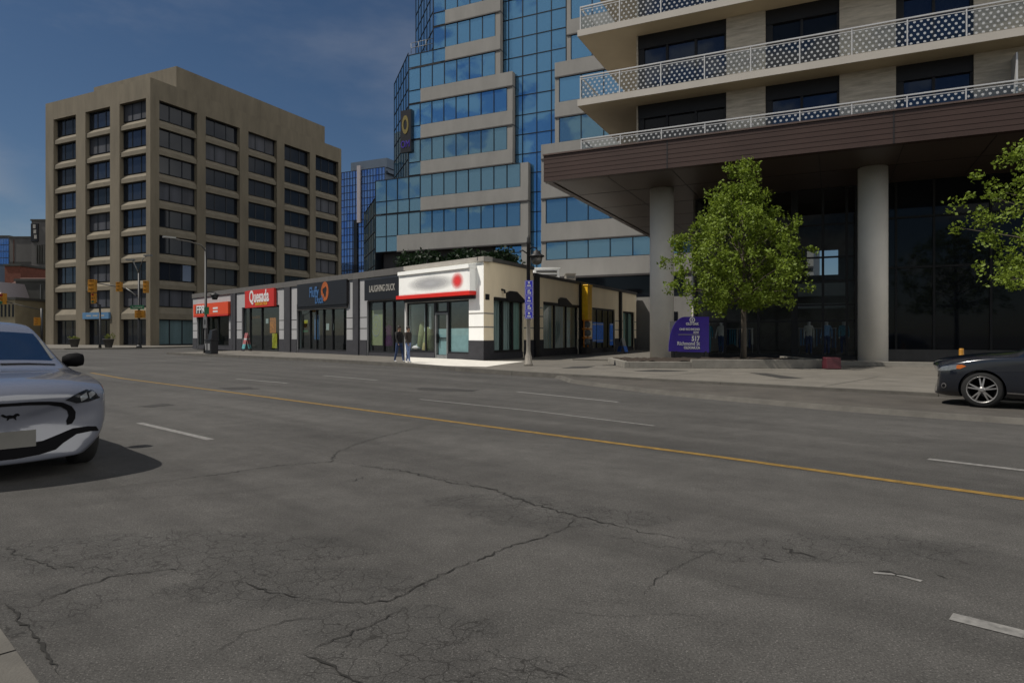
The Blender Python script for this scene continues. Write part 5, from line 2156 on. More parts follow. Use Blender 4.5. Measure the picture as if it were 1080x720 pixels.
# small orange and white posts behind the navy car
base = Vector((pt(1014, 353, 22.5).x, 22.5, .15))
T = thing('marker_post', base, 'small orange marker post on the pavement behind the navy car', 'marker post')
b = MB()
zt = H + (HY - 367.3) * 22.5 / F
b.lathe([(.16, 0), (.16, .05), (.075, .06), (.075, zt - .2), (.06, zt - .15)], tuple(base), n=12)
b.build('post', 'signal_yellow', T)
base = Vector((pt(1009, 353, 22.3).x, 22.3, .15))
# kerb step in front of the dark shopfront
b = MB()
b.box(CF, CF.s_at(886, -2.3), 34, -2.9, -2.3, .10, .32)
structure(b.build('step', 'step_stone'))


# ---------------------------------------------------------------- trees
def leaf_cloud(b, centre, n, rad, size, rnd, droop=0.2):
    for _ in range(n):
        v = Vector((rnd.gauss(0, 1), rnd.gauss(0, 1), rnd.gauss(0, .8)))
        v = v.normalized() * rad * rnd.random() ** .5
        c = centre + v
        nrm = Vector((rnd.gauss(0, .7), rnd.gauss(0, .7), rnd.uniform(.1, 1))).normalized()
        t = nrm.cross(Vector((rnd.gauss(0, 1), rnd.gauss(0, 1), rnd.gauss(0, 1)))).normalized()
        u = nrm.cross(t)
        s_ = size * rnd.uniform(.6, 1.3)
        b.face([c - t * s_ * .5, c + u * s_ * .34 - nrm * s_ * .08, c + t * s_ * .55 - nrm * s_ * .12, c - u * s_ * .34 - nrm * s_ * .08])


def tree(label, base, crown_c, rx, ry, z0, z1, prof, seed, leaf, n_cl=300, per=38, size=.16, trunk_r=.11, cat='tree', name='tree', cl_r=.42, group=None):
    """Trunk and limbs reaching to leaf clusters; prof(t) gives the crown's width at height t (0..1)."""
    rnd = random.Random(seed)
    T = thing(name, base, label, cat, group)
    tips = []
    while len(tips) < n_cl:
        t = rnd.random()
        w = prof(t)
        a = rnd.uniform(0, math.tau)
        lump = 1 + .16 * math.sin(3 * a + 7 * t + seed) + .15 * math.sin(5 * a - 13 * t) + .10 * math.sin(9 * a + 23 * t)
        if rnd.random() < .06:
            lump *= rnd.uniform(1.0, 1.12)
        q = rnd.random() ** .42
        if rnd.random() > w:
            continue
        tips.append(Vector((crown_c.x + rx * w * q * lump * math.cos(a), crown_c.y + ry * w * q * lump * math.sin(a), z0 + (z1 - z0) * t + rnd.gauss(0, .08))))
    tr = MB()
    axis_top = Vector((crown_c.x, crown_c.y, z0 + (z1 - z0) * .86))
    fork = Vector((base.x, base.y, z0 + (z1 - z0) * .05))
    wob = [base, base.lerp(fork, .5) + Vector((.03, .02, 0)), fork, fork.lerp(axis_top, .5) + Vector((.06, -.04, 0)), axis_top]
    tr.tube(wob, [trunk_r * 1.25, trunk_r, trunk_r * .9, trunk_r * .5, trunk_r * .15], 10)
    trunk = tr.build('trunk', 'bark', T)
    lb_ = MB()
    for tip in rnd.sample(tips, min(60, len(tips))):
        h = min(max((tip.z - z0) / (z1 - z0) - .22, .02), .8)
        st_ = fork.lerp(axis_top, h)
        mid = st_.lerp(tip, .55) + Vector((0, 0, .12))
        lb_.tube([st_, mid, tip], [trunk_r * .28 * (1 - h * .6), trunk_r * .16, .008], 5, cap=False)
    lb_.build('limb', 'bark', trunk)
    lf = MB()
    for tip in tips:
        leaf_cloud(lf, tip, per, cl_r * rnd.uniform(.55, 1.2), size, rnd)
    lf.build('crown', leaf, T, fix=False)
    return T


def maple(t):
    # broad oval with flat underside and a narrow leader
    if t < .25:
        return .58 + .42 * math.sin(t / .25 * math.pi / 2)
    if t > .88:
        return .20
    return max(.20, (1 - ((t - .25) / .70) ** 2.2))


Yt = 26.9
tb = pt(784, 353, Yt)
zb_, zt_ = pt(784, 328, Yt).z, pt(784, 172, Yt).z
tree('young lime green maple standing in the planter before the shop glass', Vector((tb.x, Yt, .42)), Vector((pt(781, 353, Yt).x, Yt, 0)), 2.72, 2.2, zb_, zt_, maple, 4, 'lime_leaf', n_cl=430, per=44, size=.13, trunk_r=.105, cl_r=.35)
Y2 = 19.5
c2 = pt(1146, 353, Y2)
tree('lime green street tree leaning in from the right edge above the navy car', Vector((c2.x + .2, Y2, .15)), Vector((c2.x, Y2, 0)), 3.0, 2.4, pt(0, 303, Y2).z, pt(0, 98, Y2).z, lambda t: (.84 + .16 * math.sin(t * 5.0)) if t < .5 else max(.08, .96 - ((t - .5) / .5) ** 1.7), 9, 'lime_leaf', n_cl=340, per=36, size=.12, trunk_r=.12, cl_r=.33)
for px, Yb, py, rx, sd, lab in ((446, 55, 268, 3.2, 1, 'added tree darkened like reflected foliage behind the black lettered sign, first of three under the banded tower'), (488, 54, 266, 3.0, 2, 'added tree darkened like reflected foliage behind the corner shop sign, middle of three under the banded tower'), (527, 52, 266, 2.4, 3, 'added tree darkened like reflected foliage beside the lamp post lantern, last of three under the banded tower'), ):
    c = pt(px, 353, Yb)  # added trees standing in for a dark reflection in the tower glass
    tree(lab, Vector((c.x, Yb, .15)), Vector((c.x, Yb, 0)), rx, rx * .8, 3.2, pt(0, py, Yb).z, lambda t: 1.0 if t < .45 else max(.12, math.sqrt(max(0, 1 - ((t - .45) / .55) ** 2))), sd + 20, 'darkened_leaf', n_cl=230, per=34, size=.34, trunk_r=.16, cl_r=.7, group='added darkened trees between the shops and the tower')
# flower bed and round planters by the office
base = gnd(180, 363.6, .15)
T = thing('flower_bed', base, 'low green and yellow flower bed at the corner of the office block', 'flower bed')
rnd = random.Random(6)
b = MB()
for k in range(46):
    c = base + v3(E1) * rnd.uniform(-.6, .6) + v3(E2) * rnd.gauss(0, 1.1) + Vector((0, 0, rnd.uniform(.15, .55)))
    leaf_cloud(b, c, 16, .35, .22, rnd)
b.build('foliage', 'bed_leaf', T, fix=False)
b = MB()
b.box(Fr((base.x, base.y), E2, -E1), -2.1, 2.1, -.9, .9, .12, .30)
b.build('edging', 'planter_wall', T)
for px, py, lab in ((78.5, 366.0, 'round grey planter tub left of the office entrance'), (114.5, 366.4, 'round grey planter tub with a small shrub beside the short signal post')):
    base = gnd(px, py, .15)
    T = thing('planter_tub', base, lab, 'planter', 'planter tubs outside the office')
    b = MB()
    b.lathe([(.30, 0), (.32, .05), (.50, .78), (.54, .80), (.54, .88), (.44, .88), (.42, .80), (0, .80)], tuple(base), n=18)
    b.build('tub', 'planter_grey', T)
    b = MB()
    for k in range(10):
        leaf_cloud(b, base + Vector((rnd.gauss(0, .2), rnd.gauss(0, .2), rnd.uniform(.85, 1.05 if px < 90 else 1.45))), 14, .2, .14, rnd)
    b.build('shrub', 'bed_leaf', T, fix=False)


# ---------------------------------------------------------------- buildings at the far left
def block(name, label, x0, x1, yt, dep, depth, m, parts=(), cat='building', yb=None):
    p0, p1 = pt(x0, yt, dep), pt(x1, yt, dep)
    fr = Fr((p0.x, p0.y), (1, 0), (0, -1))
    L = p1.x - p0.x
    T = thing(name, (p0.x + L / 2, dep, 0), label, cat)
    b = MB()
    b.box(fr, 0, L, -depth, 0, 0, p0.z)
    b.build('wall', m, T)
    b = MB()
    b.box(fr, -.15, L + .15, -depth - .1, .15, p0.z + .002, p0.z + .35)
    b.build('coping', 'far_grey', T)
    return T, fr


def win(T, fr, dep, x0, x1, y0, y1, m='dark_glass', name='window', d=.06):
    b = MB()
    p0, p1 = pt(x0, y1, dep), pt(x1, y0, dep)
    b.box(fr, p0.x - fr.o.x, p1.x - fr.o.x, .003, d, p0.z, p1.z)
    o = b.build(name, m, T)
    return o


T, fr = block('glass_office', 'royal blue glass block at the far left edge behind the brick house', -20, 9.5, 250, 150, 20, 'far_steel')
for i in range(5):
    for j in range(4):
        win(T, fr, 150, -4 + i * 2.7, -1.6 + i * 2.7, 252 + j * 6.8, 258 + j * 6.8, 'far_blue_glass')
T, fr = block('concrete_office', 'low grey concrete block beside the blue glass block', 10, 36, 251, 146, 20, 'far_concrete')
win(T, fr, 146, 14, 15.2, 253, 280, 'rooftile', 'downpipe')
win(T, fr, 146, 10.2, 35.8, 276, 277, 'far_grey', 'string_course')
T, fr = block('slab_tower', 'narrow grey tower with a dark sign band left of the beige office block', 33.2, 52, 233, 140, 16, 'far_concrete')
win(T, fr, 140, 33.5, 41, 236, 255, 'sign_black', 'sign_band', .3)
for k, (a, c) in enumerate(((237, 241), (242.5, 246.5), (248, 252))):
    win(T, fr, 140, 36 + k * .6, 38.6 + k * .6, a, c, 'letter_grey', 'lettering', .36)
for k in range(4):
    win(T, fr, 140, 39.6 + k * 2.4, 40.2 + k * 2.4, 258, 278, 'far_grey', 'pier', .4)
T, fr = block('brick_house', 'red brick upper storey behind the brown tiled roof at far left', 5, 22, 280.5, 118, 10, 'brick')
# brown tiled roof house
c0 = pt(-2, 293, 104)
T = thing('tiled_house', (pt(20, 353, 104).x, 104, 0), 'house with a brown tiled roof behind the grey blank wall', 'house')
fr = Fr((pt(-10, 353, 104).x, 104), (1, 0), (0, -1))
L = pt(50, 353, 104).x - pt(-10, 353, 104).x
ze, zr = pt(0, 315, 104).z, pt(0, 293.5, 112).z
b = MB()
b.box(fr, 0, L, -14, 0, 0, ze)
b.build('wall', 'far_cream', T)
b = MB()
b.prism_ad(fr, -.4, L + .4, [(.5, ze - .1), (.5, ze + .1), (-7, zr), (-14.5, ze + .1), (-14.5, ze - .1)])
b.build('roof', 'rooftile', T)
T, fr = block('grey_wall_building', 'plain dark grey building against the beige office block', 16.5, 50, 296.5, 98, 5, 'far_grey')
win(T, fr, 98, 42.5, 43.2, 300, 340, 'pipe_grey', 'downpipe')
T, fr = block('cream_house', 'cream house with tall dark windows behind the white car', -12, 16, 316, 92, 6, 'far_cream')
for k in range(5):
    win(T, fr, 92, -3 + k * 4.0, -1.2 + k * 4.0, 321, 334)
b = MB()
g0, g1, g2 = pt(-8, 316, 92), pt(5, 316, 92), pt(-2, 297, 92)
b.prism_az(fr, [(g0.x - fr.o.x, g0.z), (g1.x - fr.o.x, g1.z), (g2.x - fr.o.x, g2.z)], -5, .2)
b.build('gable', 'far_pale', T)


# ---------------------------------------------------------------- cars
def car_body(T, stations, glass_of, wheels, paint, wr=.37, arch=.41, half_w=.94, crease=None):
    """Loft through cross sections (x back from the nose), smoothed, wheel arches cut out.
    Returns the body's BVH in world space; windows become parts of their own."""
    n = len(stations)
    mm_ = len(stations[0][2])
    bm = bmesh.new()
    rows = []
    for x_, sweep, prof in stations:
        right = [bm.verts.new((-(x_ + sweep * (y_ / half_w) ** 2), y_, z_)) for y_, z_ in prof]
        leftv = [bm.verts.new((-(x_ + sweep * (y_ / half_w) ** 2), -y_, z_)) for y_, z_ in prof[1:-1]]
        rows.append(right + leftv[::-1])
    m_ = len(rows[0])
    lay = bm.faces.layers.int.new('g')
    cl = bm.edges.layers.float.get('crease_edge') or bm.edges.layers.float.new('crease_edge')
    for i in range(n - 1):
        for j in range(m_):
            f = bm.faces.new((rows[i][j], rows[i][(j + 1) % m_], rows[i + 1][(j + 1) % m_], rows[i + 1][j]))
            jj = j if j < mm_ - 1 else m_ - 1 - j
            f.material_index = glass_of(i, jj)
            f.smooth = True
    bm.faces.new(rows[0][::-1])
    bm.faces.new(rows[-1])
    for f in bm.faces:
        f.smooth = True
    if crease:
        bm.verts.ensure_lookup_table()
        for i in range(n - 1):
            for j, w_ in crease.items():
                for jx in {j, (m_ - j) % m_}:
                    e = bm.edges.get((rows[i][jx], rows[i + 1][jx]))
                    if e:
                        e[cl] = w_
    bmesh.ops.recalc_face_normals(bm, faces=bm.faces)
    me = bpy.data.meshes.new('body')
    bm.to_mesh(me)
    bm.free()
    for k in (paint, 'car_glass', 'car_glass', 'car_trim'):
        me.materials.append(MATS[k])
    tmp = bpy.data.objects.new('body', me)
    col.objects.link(tmp)
    ss = tmp.modifiers.new('s', 'SUBSURF')
    ss.levels = ss.render_levels = 3
    cutters = []
    for x_, side in wheels:
        c = MB()
        y0, y1 = (half_w - .30, half_w + .25) if side > 0 else (-half_w - .25, -half_w + .30)
        c.lathe([(arch, y0), (arch, y1)], (-x_, 0, wr), axis='Y', n=40)
        co = c.build('cut', 'car_trim')
        co.data.materials.clear()
        co.data.materials.append(MATS['car_trim'])
        cutters.append(co)
        bo = tmp.modifiers.new('b', 'BOOLEAN')
        bo.operation = 'DIFFERENCE'
        bo.object = co
        bo.solver = 'EXACT'
        try:
            bo.material_mode = 'TRANSFER'
        except Exception:
            pass
    dg = bpy.context.evaluated_depsgraph_get()
    dg.update()
    full = bpy.data.meshes.new_from_object(tmp.evaluated_get(dg))
    for c in cutters:
        bpy.data.objects.remove(c)
    bpy.data.objects.remove(tmp)
    T.rotation_euler = T.rotation_euler
    mw = T.matrix_basis.copy()
    bm = bmesh.new()
    bm.from_mesh(full)
    bm2 = bm.copy()
    bm2.transform(mw)
    bvh = BVHTree.FromBMesh(bm2)
    bm2.free()
    # split by material
    for idx, nm in ((0, 'body'), (1, 'windscreen'), (2, 'side_window')):
        q = bm.copy()
        keep = {0: (0, 3, 4), 1: (1,), 2: (2,)}[idx]
        dele = [f for f in q.faces if f.material_index not in keep]
        bmesh.ops.delete(q, geom=dele, context='FACES')
        if not q.faces:
            q.free()
            continue
        for f in q.faces:
            f.material_index = 0 if idx else (1 if f.material_index >= 3 else 0)
        me2 = bpy.data.meshes.new(nm)
        q.to_mesh(me2)
        q.free()
        for k in ((paint, 'car_trim'), ('car_glass',), ('car_glass',))[idx]:
            me2.materials.append(MATS[k])
        o = bpy.data.objects.new(nm, me2)
        col.objects.link(o)
        o.parent = T
    bm.free()
    return bvh


def decal(T, bvh, outline, name, m, off=.006, parent=None, sub=4, mirror=True, eye=Vector((0, 0, H)), thick=0.0):
    """A trim piece laid on the car's skin: its outline (as sighted in the photograph) is dropped on to the body, then mirrored."""
    bm = bmesh.new()
    vs = [bm.verts.new((p[0], p[1], 0)) for p in outline]
    f = bm.faces.new(vs)
    bmesh.ops.triangulate(bm, faces=[f])
    xs = [p[0] for p in outline]
    ys = [p[1] for p in outline]
    tgt = max(2.2, min(max(xs) - min(xs), max(ys) - min(ys)) / 3)
    for _ in range(sub):
        long = [e for e in bm.edges if e.calc_length() > tgt]
        if not long:
            break
        bmesh.ops.subdivide_edges(bm, edges=long, cuts=1)
        bmesh.ops.triangulate(bm, faces=bm.faces[:])
    inv = T.matrix_basis.inverted()
    bad = []
    for v in bm.verts:
        d = pt(v.co.x, v.co.y, 10.0) - eye
        d.normalize()
        hit, nrm, _i, _d = bvh.ray_cast(eye, d)
        if hit is None:
            bad.append(v)
            continue
        if nrm.dot(d) > 0:
            nrm = -nrm
        v.co = inv @ (hit + nrm * off)
    bmesh.ops.delete(bm, geom=bad, context='VERTS')
    if not bm.faces:
        bm.free()
        return None
    if mirror:
        twin = bm.copy()
        for e in twin.verts:
            e.co.y = -e.co.y
        bmesh.ops.reverse_faces(twin, faces=twin.faces[:])
        for e in twin.faces:
            e.smooth = True
        mt = bpy.data.meshes.new(name)
        twin.to_mesh(mt)
        twin.free()
        mt.materials.append(MATS[m])
        to = bpy.data.objects.new(name, mt)
        col.objects.link(to)
        to.parent = parent or T
    for f in bm.faces:
        f.smooth = True
    me = bpy.data.meshes.new(name)
    bm.to_mesh(me)
    bm.free()
    me.materials.append(MATS[m])
    o = bpy.data.objects.new(name, me)
    col.objects.link(o)
    o.parent = parent or T
    return o


def wheel(T, x_, side, wr, half_w, style='five', tw=.23):
    s = side
    yo = s * (half_w - .02)
    W = bpy.data.objects.new('wheel', None)
    col.objects.link(W)
    W.parent = T
    W.location = (-x_, yo, wr)
    def part(b, name, m):
        me_o = b.build(name, m)
        me_o.parent = W
        return me_o
    b = MB()
    r0 = wr * .74
    b.lathe([(r0, 0), (wr * .90, .0), (wr * .97, -s * .02), (wr, -s * .05), (wr, -s * (tw - .05)), (wr * .97, -s * (tw - .02)), (r0, -s * tw)], axis='Y', n=48, cap=False)
    part(b, 'tyre', 'tyre')
    b = MB()
    b.lathe([(r0 * 1.0, -s * .005), (r0 * .995, s * .004), (r0 * .93, -s * .012), (r0 * .90, -s * .05), (r0 * .88, -s * .16)], axis='Y', n=48, cap=False)
    n = 5
    for k in range(n):
        for e in (-.20, .20):
            a = k * math.tau / n + math.pi / 2 + e
            a2 = k * math.tau / n + math.pi / 2 + e * .85
            d1_ = Vector((math.cos(a2), 0, math.sin(a2)))
            d0_ = Vector((math.cos(a - e * .5), 0, math.sin(a - e * .5)))
            t = Vector((-math.sin(a), 0, math.cos(a)))
            p0, p1 = d0_ * wr * .12, d1_ * r0 * .92
            w0, w1 = .015, .011
            yy0, yy1 = s * .004, -s * .012
            b.hexa([p0 - t * w0 + Vector((0, yy0, 0)), p1 - t * w1 + Vector((0, yy1, 0)), p1 + t * w1 + Vector((0, yy1, 0)), p0 + t * w0 + Vector((0, yy0, 0)),
                    p0 - t * w0 + Vector((0, yy0 - s * .04, 0)), p1 - t * w1 + Vector((0, yy1 - s * .04, 0)), p1 + t * w1 + Vector((0, yy1 - s * .04, 0)), p0 + t * w0 + Vector((0, yy0 - s * .04, 0))])
    b.lathe([(wr * .17, -s * .045), (wr * .17, s * .002), (wr * .09, s * .008), (0, s * .008)], axis='Y', n=20)
    part(b, 'rim', 'alloy')
    b = MB()
    b.lathe([(r0 * .88, -s * .15), (0, -s * .15)], axis='Y', n=32, cap=False)
    b.lathe([(r0 * .62, -s * .12), (r0 * .62, -s * .14), (0, -s * .14)], axis='Y', n=32, cap=False)
    part(b, 'brake_disc', 'car_trim')
    return W


def mirror_part(T, x_, y_, z_, s, paint):
    b = MB()
    b.lathe([(.0, -.16), (.06, -.15), (.10, -.08), (.11, .02), (.09, .09), (.0, .11)], (0, 0, 0), axis='Y', n=16)
    b.v = [(vx * 1.0 - x_ + (.03 if vx > 0 else 0), vy * .85 * s + y_ * s, vz * .82 + z_) for vx, vy, vz in b.v]
    b.tube([(-x_ - .02, (y_ - .22) * s, z_ - .07), (-x_, (y_ - .05) * s, z_ - .05)], .035, 8)
    o = b.build('wing_mirror', paint)
    o.parent = T
    return o


# white crossover, near left, nose towards us
def white_car():
    half = .94
    T = thing('parked_car', (0, 0, 0), 'pale silver white crossover car facing the camera by the near kerb', 'car')
    fwd = -D1
    nose = st(7.85, 1.42)
    T.location = (nose.x, nose.y, 0)
    T.rotation_euler = (0, 0, math.atan2(fwd.y, fwd.x))
    bpy.context.view_layer.update()
    #        x    sweep   bottom        sill          widest        shoulder      rail          pillar        mid           top
    S = [
        (.0, .24, [(0, .22), (.52, .23), (.72, .34), (.80, .54), (.77, .72), (.64, .765), (.50, .78), (.26, .79), (0, .795)]),
        (.03, .25, [(0, .18), (.62, .20), (.83, .34), (.90, .57), (.87, .79), (.71, .84), (.55, .86), (.29, .875), (0, .88)]),
        (.14, .26, [(0, .17), (.70, .20), (.89, .36), (.945, .60), (.925, .86), (.74, .91), (.57, .93), (.30, .945), (0, .95)]),
        (.42, .20, [(0, .17), (.76, .19), (.91, .36), (.955, .64), (.945, .93), (.76, .97), (.59, .985), (.31, 1.0), (0, 1.005)]),
        (.88, .10, [(0, .18), (.82, .18), (.93, .28), (.955, .64), (.945, .98), (.79, 1.01), (.65, 1.025), (.33, 1.04), (0, 1.045)]),
        (1.28, .06, [(0, .20), (.82, .20), (.92, .30), (.945, .64), (.94, 1.005), (.82, 1.03), (.72, 1.045), (.36, 1.06), (0, 1.065)]),
        (1.45, .14, [(0, .20), (.82, .20), (.92, .30), (.945, .64), (.94, 1.01), (.83, 1.045), (.775, 1.065), (.38, 1.085), (0, 1.09)]),
        (2.30, .10, [(0, .20), (.82, .20), (.92, .30), (.945, .64), (.935, 1.04), (.71, 1.50), (.665, 1.53), (.34, 1.56), (0, 1.565)]),
        (2.58, .04, [(0, .20), (.82, .20), (.92, .30), (.945, .64), (.935, 1.05), (.675, 1.57), (.61, 1.60), (.31, 1.63), (0, 1.635)]),
        (3.0, 0, [(0, .20), (.82, .20), (.92, .30), (.945, .64), (.935, 1.06), (.645, 1.57), (.58, 1.60), (.30, 1.63), (0, 1.635)]),
        (3.8, 0, [(0, .20), (.82, .20), (.92, .30), (.945, .66), (.93, 1.07), (.61, 1.49), (.55, 1.52), (.29, 1.545), (0, 1.55)]),
        (4.4, -.05, [(0, .24), (.80, .24), (.90, .34), (.93, .68), (.89, 1.03), (.62, 1.18), (.53, 1.21), (.29, 1.23), (0, 1.235)]),
        (4.70, -.16, [(0, .34), (.70, .34), (.82, .42), (.87, .68), (.82, .96), (.60, 1.04), (.50, 1.06), (.28, 1.07), (0, 1.075)]),
    ]

    def gl(i, j):
        if i == 6 and j in (6, 7):
            return 1
        if 7 <= i <= 10 and j == 4:
            return 2
        if i == 10 and j in (6, 7):
            return 1
        return 0
    bvh = car_body(T, S, gl, [(.90, 1), (.90, -1), (3.88, 1), (3.88, -1)], 'car_white', wr=.355, arch=.40, half_w=half, crease={4: .5, 6: .3, 1: .5})
    for x_ in (.90, 3.88):
        for s in (1, -1):
            wheel(T, x_, s, .355, half)
    for s in (1, -1):
        mirror_part(T, 2.05, 1.05, 1.13, s, 'car_trim')
    return T, bvh


WC, WBVH = white_car()


def navy_car():
    half = .925
    T = thing('parked_car', (0, 0, 0), 'dark navy saloon car with five double spoke wheels in the parking bay', 'car')
    w = gnd(1035.5, 430.0, BAY)
    fwd = D1
    nose = w + v3(D1) * .95 + v3(N1) * (half - .02)
    T.location = (nose.x, nose.y, BAY + .003)
    T.rotation_euler = (0, 0, math.atan2(fwd.y, fwd.x))
    bpy.context.view_layer.update()
    S = [
        (.0, .30, [(0, .24), (.50, .24), (.66, .30), (.73, .50), (.70, .68), (.58, .725), (.44, .74), (.24, .75), (0, .755)]),
        (.03, .32, [(0, .20), (.60, .20), (.78, .27), (.86, .54), (.83, .745), (.68, .795), (.52, .81), (.28, .825), (0, .83)]),
        (.16, .32, [(0, .18), (.72, .18), (.87, .26), (.915, .56), (.895, .80), (.71, .86), (.55, .88), (.30, .895), (0, .90)]),
        (.48, .22, [(0, .18), (.78, .18), (.905, .26), (.93, .58), (.915, .86), (.74, .915), (.57, .94), (.30, .955), (0, .96)]),
        (.95, .08, [(0, .18), (.80, .18), (.905, .26), (.93, .60), (.92, .92), (.77, .97), (.60, 1.0), (.32, 1.015), (0, 1.02)]),
        (1.28, .06, [(0, .18), (.80, .18), (.905, .26), (.93, .60), (.92, .935), (.79, .985), (.64, 1.015), (.34, 1.035), (0, 1.04)]),
        (1.42, .14, [(0, .18), (.80, .18), (.905, .26), (.925, .58), (.92, .94), (.80, .995), (.70, 1.03), (.35, 1.055), (0, 1.06)]),
        (2.0, .10, [(0, .18), (.80, .18), (.905, .26), (.925, .58), (.915, .945), (.71, 1.25), (.65, 1.29), (.33, 1.315), (0, 1.32)]),
        (2.35, .06, [(0, .18), (.80, .18), (.905, .26), (.925, .58), (.91, .93), (.64, 1.39), (.55, 1.435), (.30, 1.46), (0, 1.465)]),
        (3.0, 0, [(0, .18), (.80, .18), (.905, .26), (.925, .58), (.91, .94), (.62, 1.42), (.54, 1.455), (.30, 1.475), (0, 1.48)]),
        (3.75, 0, [(0, .18), (.80, .18), (.905, .26), (.925, .60), (.91, .96), (.61, 1.33), (.53, 1.365), (.29, 1.385), (0, 1.39)]),
        (4.4, -.05, [(0, .22), (.78, .22), (.88, .30), (.90, .62), (.86, .95), (.64, 1.04), (.53, 1.06), (.29, 1.075), (0, 1.08)]),
        (4.86, -.16, [(0, .32), (.66, .32), (.78, .40), (.83, .62), (.78, .88), (.58, .97), (.48, .985), (.28, .995), (0, 1.0)]),
    ]

    def gl(i, j):
        if 6 <= i <= 7 and j in (6, 7):
            return 1
        if 6 <= i <= 7 and j == 5:
            return 3
        if 7 <= i <= 10 and j == 4:
            return 2
        if i == 10 and j in (6, 7):
            return 1
        return 0
    bvh = car_body(T, S, gl, [(.95, 1), (.95, -1), (3.80, 1), (3.80, -1)], 'car_navy', wr=.335, arch=.375, half_w=half, crease={4: .5, 6: .3, 1: .5})
    for x_ in (.95, 3.80):
        for s in (1, -1):
            wheel(T, x_, s, .335, half)
    for s in (1, -1):
        mirror_part(T, 1.75, 1.02, 1.02, s, 'car_navy')
    return T, bvh


NC, NBVH = navy_car()


def ell(cx, cy, rx, ry, n=16):
    return [(cx + rx * math.cos(k * math.tau / n), cy + ry * math.sin(k * math.tau / n)) for k in range(n)]


# trim of the white car
decal(WC, WBVH, [(-6, 426.3), (8, 425.2), (30, 423.6), (52, 423), (66, 424), (75, 428), (79, 434), (78.5, 441), (75, 446.5), (70, 448), (69, 443.5), (71.5, 438), (70, 432.5), (63, 428.3), (50, 426.6), (30, 427), (8, 428.2), (-6, 429.4)], 'grille_trim', 'car_trim', .008)
hl = decal(WC, WBVH, [(68, 421.5), (80, 415.5), (94, 409.5), (106, 404.5), (109.5, 409), (110, 416), (104, 419.5), (92, 423.2), (80, 424.6)], 'headlight', 'lens_dark', .010)
for x0, x1, ya, yb in ((83, 90, 418.2, 414.2), (92, 98, 415.4, 411.4), (100, 105.5, 412.0, 408.2)):
    decal(WC, WBVH, [(x0, ya), (x1, yb), (x1 + 1.2, yb + 5), (x0 + 1.2, ya + 4.6)], 'lamp_element', 'lens_clear', .014, parent=hl)
decal(WC, WBVH, [(-6, 471.5), (20, 469.0), (45, 464.5), (62, 457.5), (76, 451.5), (92, 449.2), (108, 449.5), (110, 453.5), (95, 454.5), (80, 457.6), (66, 467), (58, 474), (40, 479.5), (15, 484), (-6, 486)], 'lower_grille', 'car_trim', .008)
decal(WC, WBVH, [(96, 477), (110, 468.5), (113, 472), (110, 478), (100, 481)], 'bumper_trim', 'car_trim', .007)
pl_ = decal(WC, WBVH, [(-14, 457.5), (36, 453), (36, 470.5), (-14, 475.5)], 'number_plate', 'plate', .018, mirror=False)
decal(WC, WBVH, [(0, 437.6), (2.5, 436.6), (6, 438.2), (9.5, 437.4), (13, 437.8), (16, 435.8), (18.6, 435.6), (20.4, 437.2), (19.6, 438.4), (17.5, 438.2), (16, 440.2), (17, 442.4), (15.8, 442.4), (13.6, 440.6), (9.5, 441.2), (7.6, 443.2), (6.4, 443.0), (7, 440.6), (4, 440.2), (1.6, 438.9)], 'badge', 'car_trim', .006, mirror=False)
for q in ([(64.5, 384.6), (80, 390.5), (94, 398.2), (103, 404.0), (102.6, 404.5), (93.4, 398.8), (79.5, 391.2), (64, 385.3)],):
    decal(WC, WBVH, q, 'shut_line', 'car_trim', .004)
decal(WC, WBVH, [(37, 354), (39.5, 354), (57, 377.5), (53.5, 378.5)], 'windscreen_reflection', 'galvanised', .004)  # pale reflection in the windscreen, painted on as a strip
decal(WC, WBVH, [(0, 383.6), (30, 383.2), (58, 384.2), (58, 385.2), (30, 384.6), (0, 385.2)], 'wiper', 'car_trim', .008, mirror=False)
# trim of the navy car
hn = decal(NC, NBVH, [(988.5, 390), (994, 386), (1003, 384.6), (1010, 384.4), (1017, 385.5), (1010, 388.6), (1002, 390.3), (992, 391)], 'headlight', 'lens_clear', .010)
decal(NC, NBVH, [(1008.5, 384.8), (1014, 384.2), (1018.5, 386), (1012, 388.8), (1008, 388.4)], 'turn_signal', 'lens_orange', .016)
fg = decal(NC, NBVH, ell(995.3, 406.3, 2.6, 2.8), 'fog_lamp', 'chrome', .010)
decal(NC, NBVH, ell(995.0, 406.6, 1.7, 1.9), 'fog_lens', 'lens_dark', .014, parent=fg)
decal(NC, NBVH, [(1062, 413.8), (1080, 415.2), (1100, 417), (1100, 418.5), (1080, 416.6), (1062, 415.2)], 'sill_trim', 'chrome', .006)
decal(NC, NBVH, [(986.8, 385), (990.4, 387), (989.4, 398), (988.4, 412), (985.2, 411)], 'front_trim', 'chrome', .006)


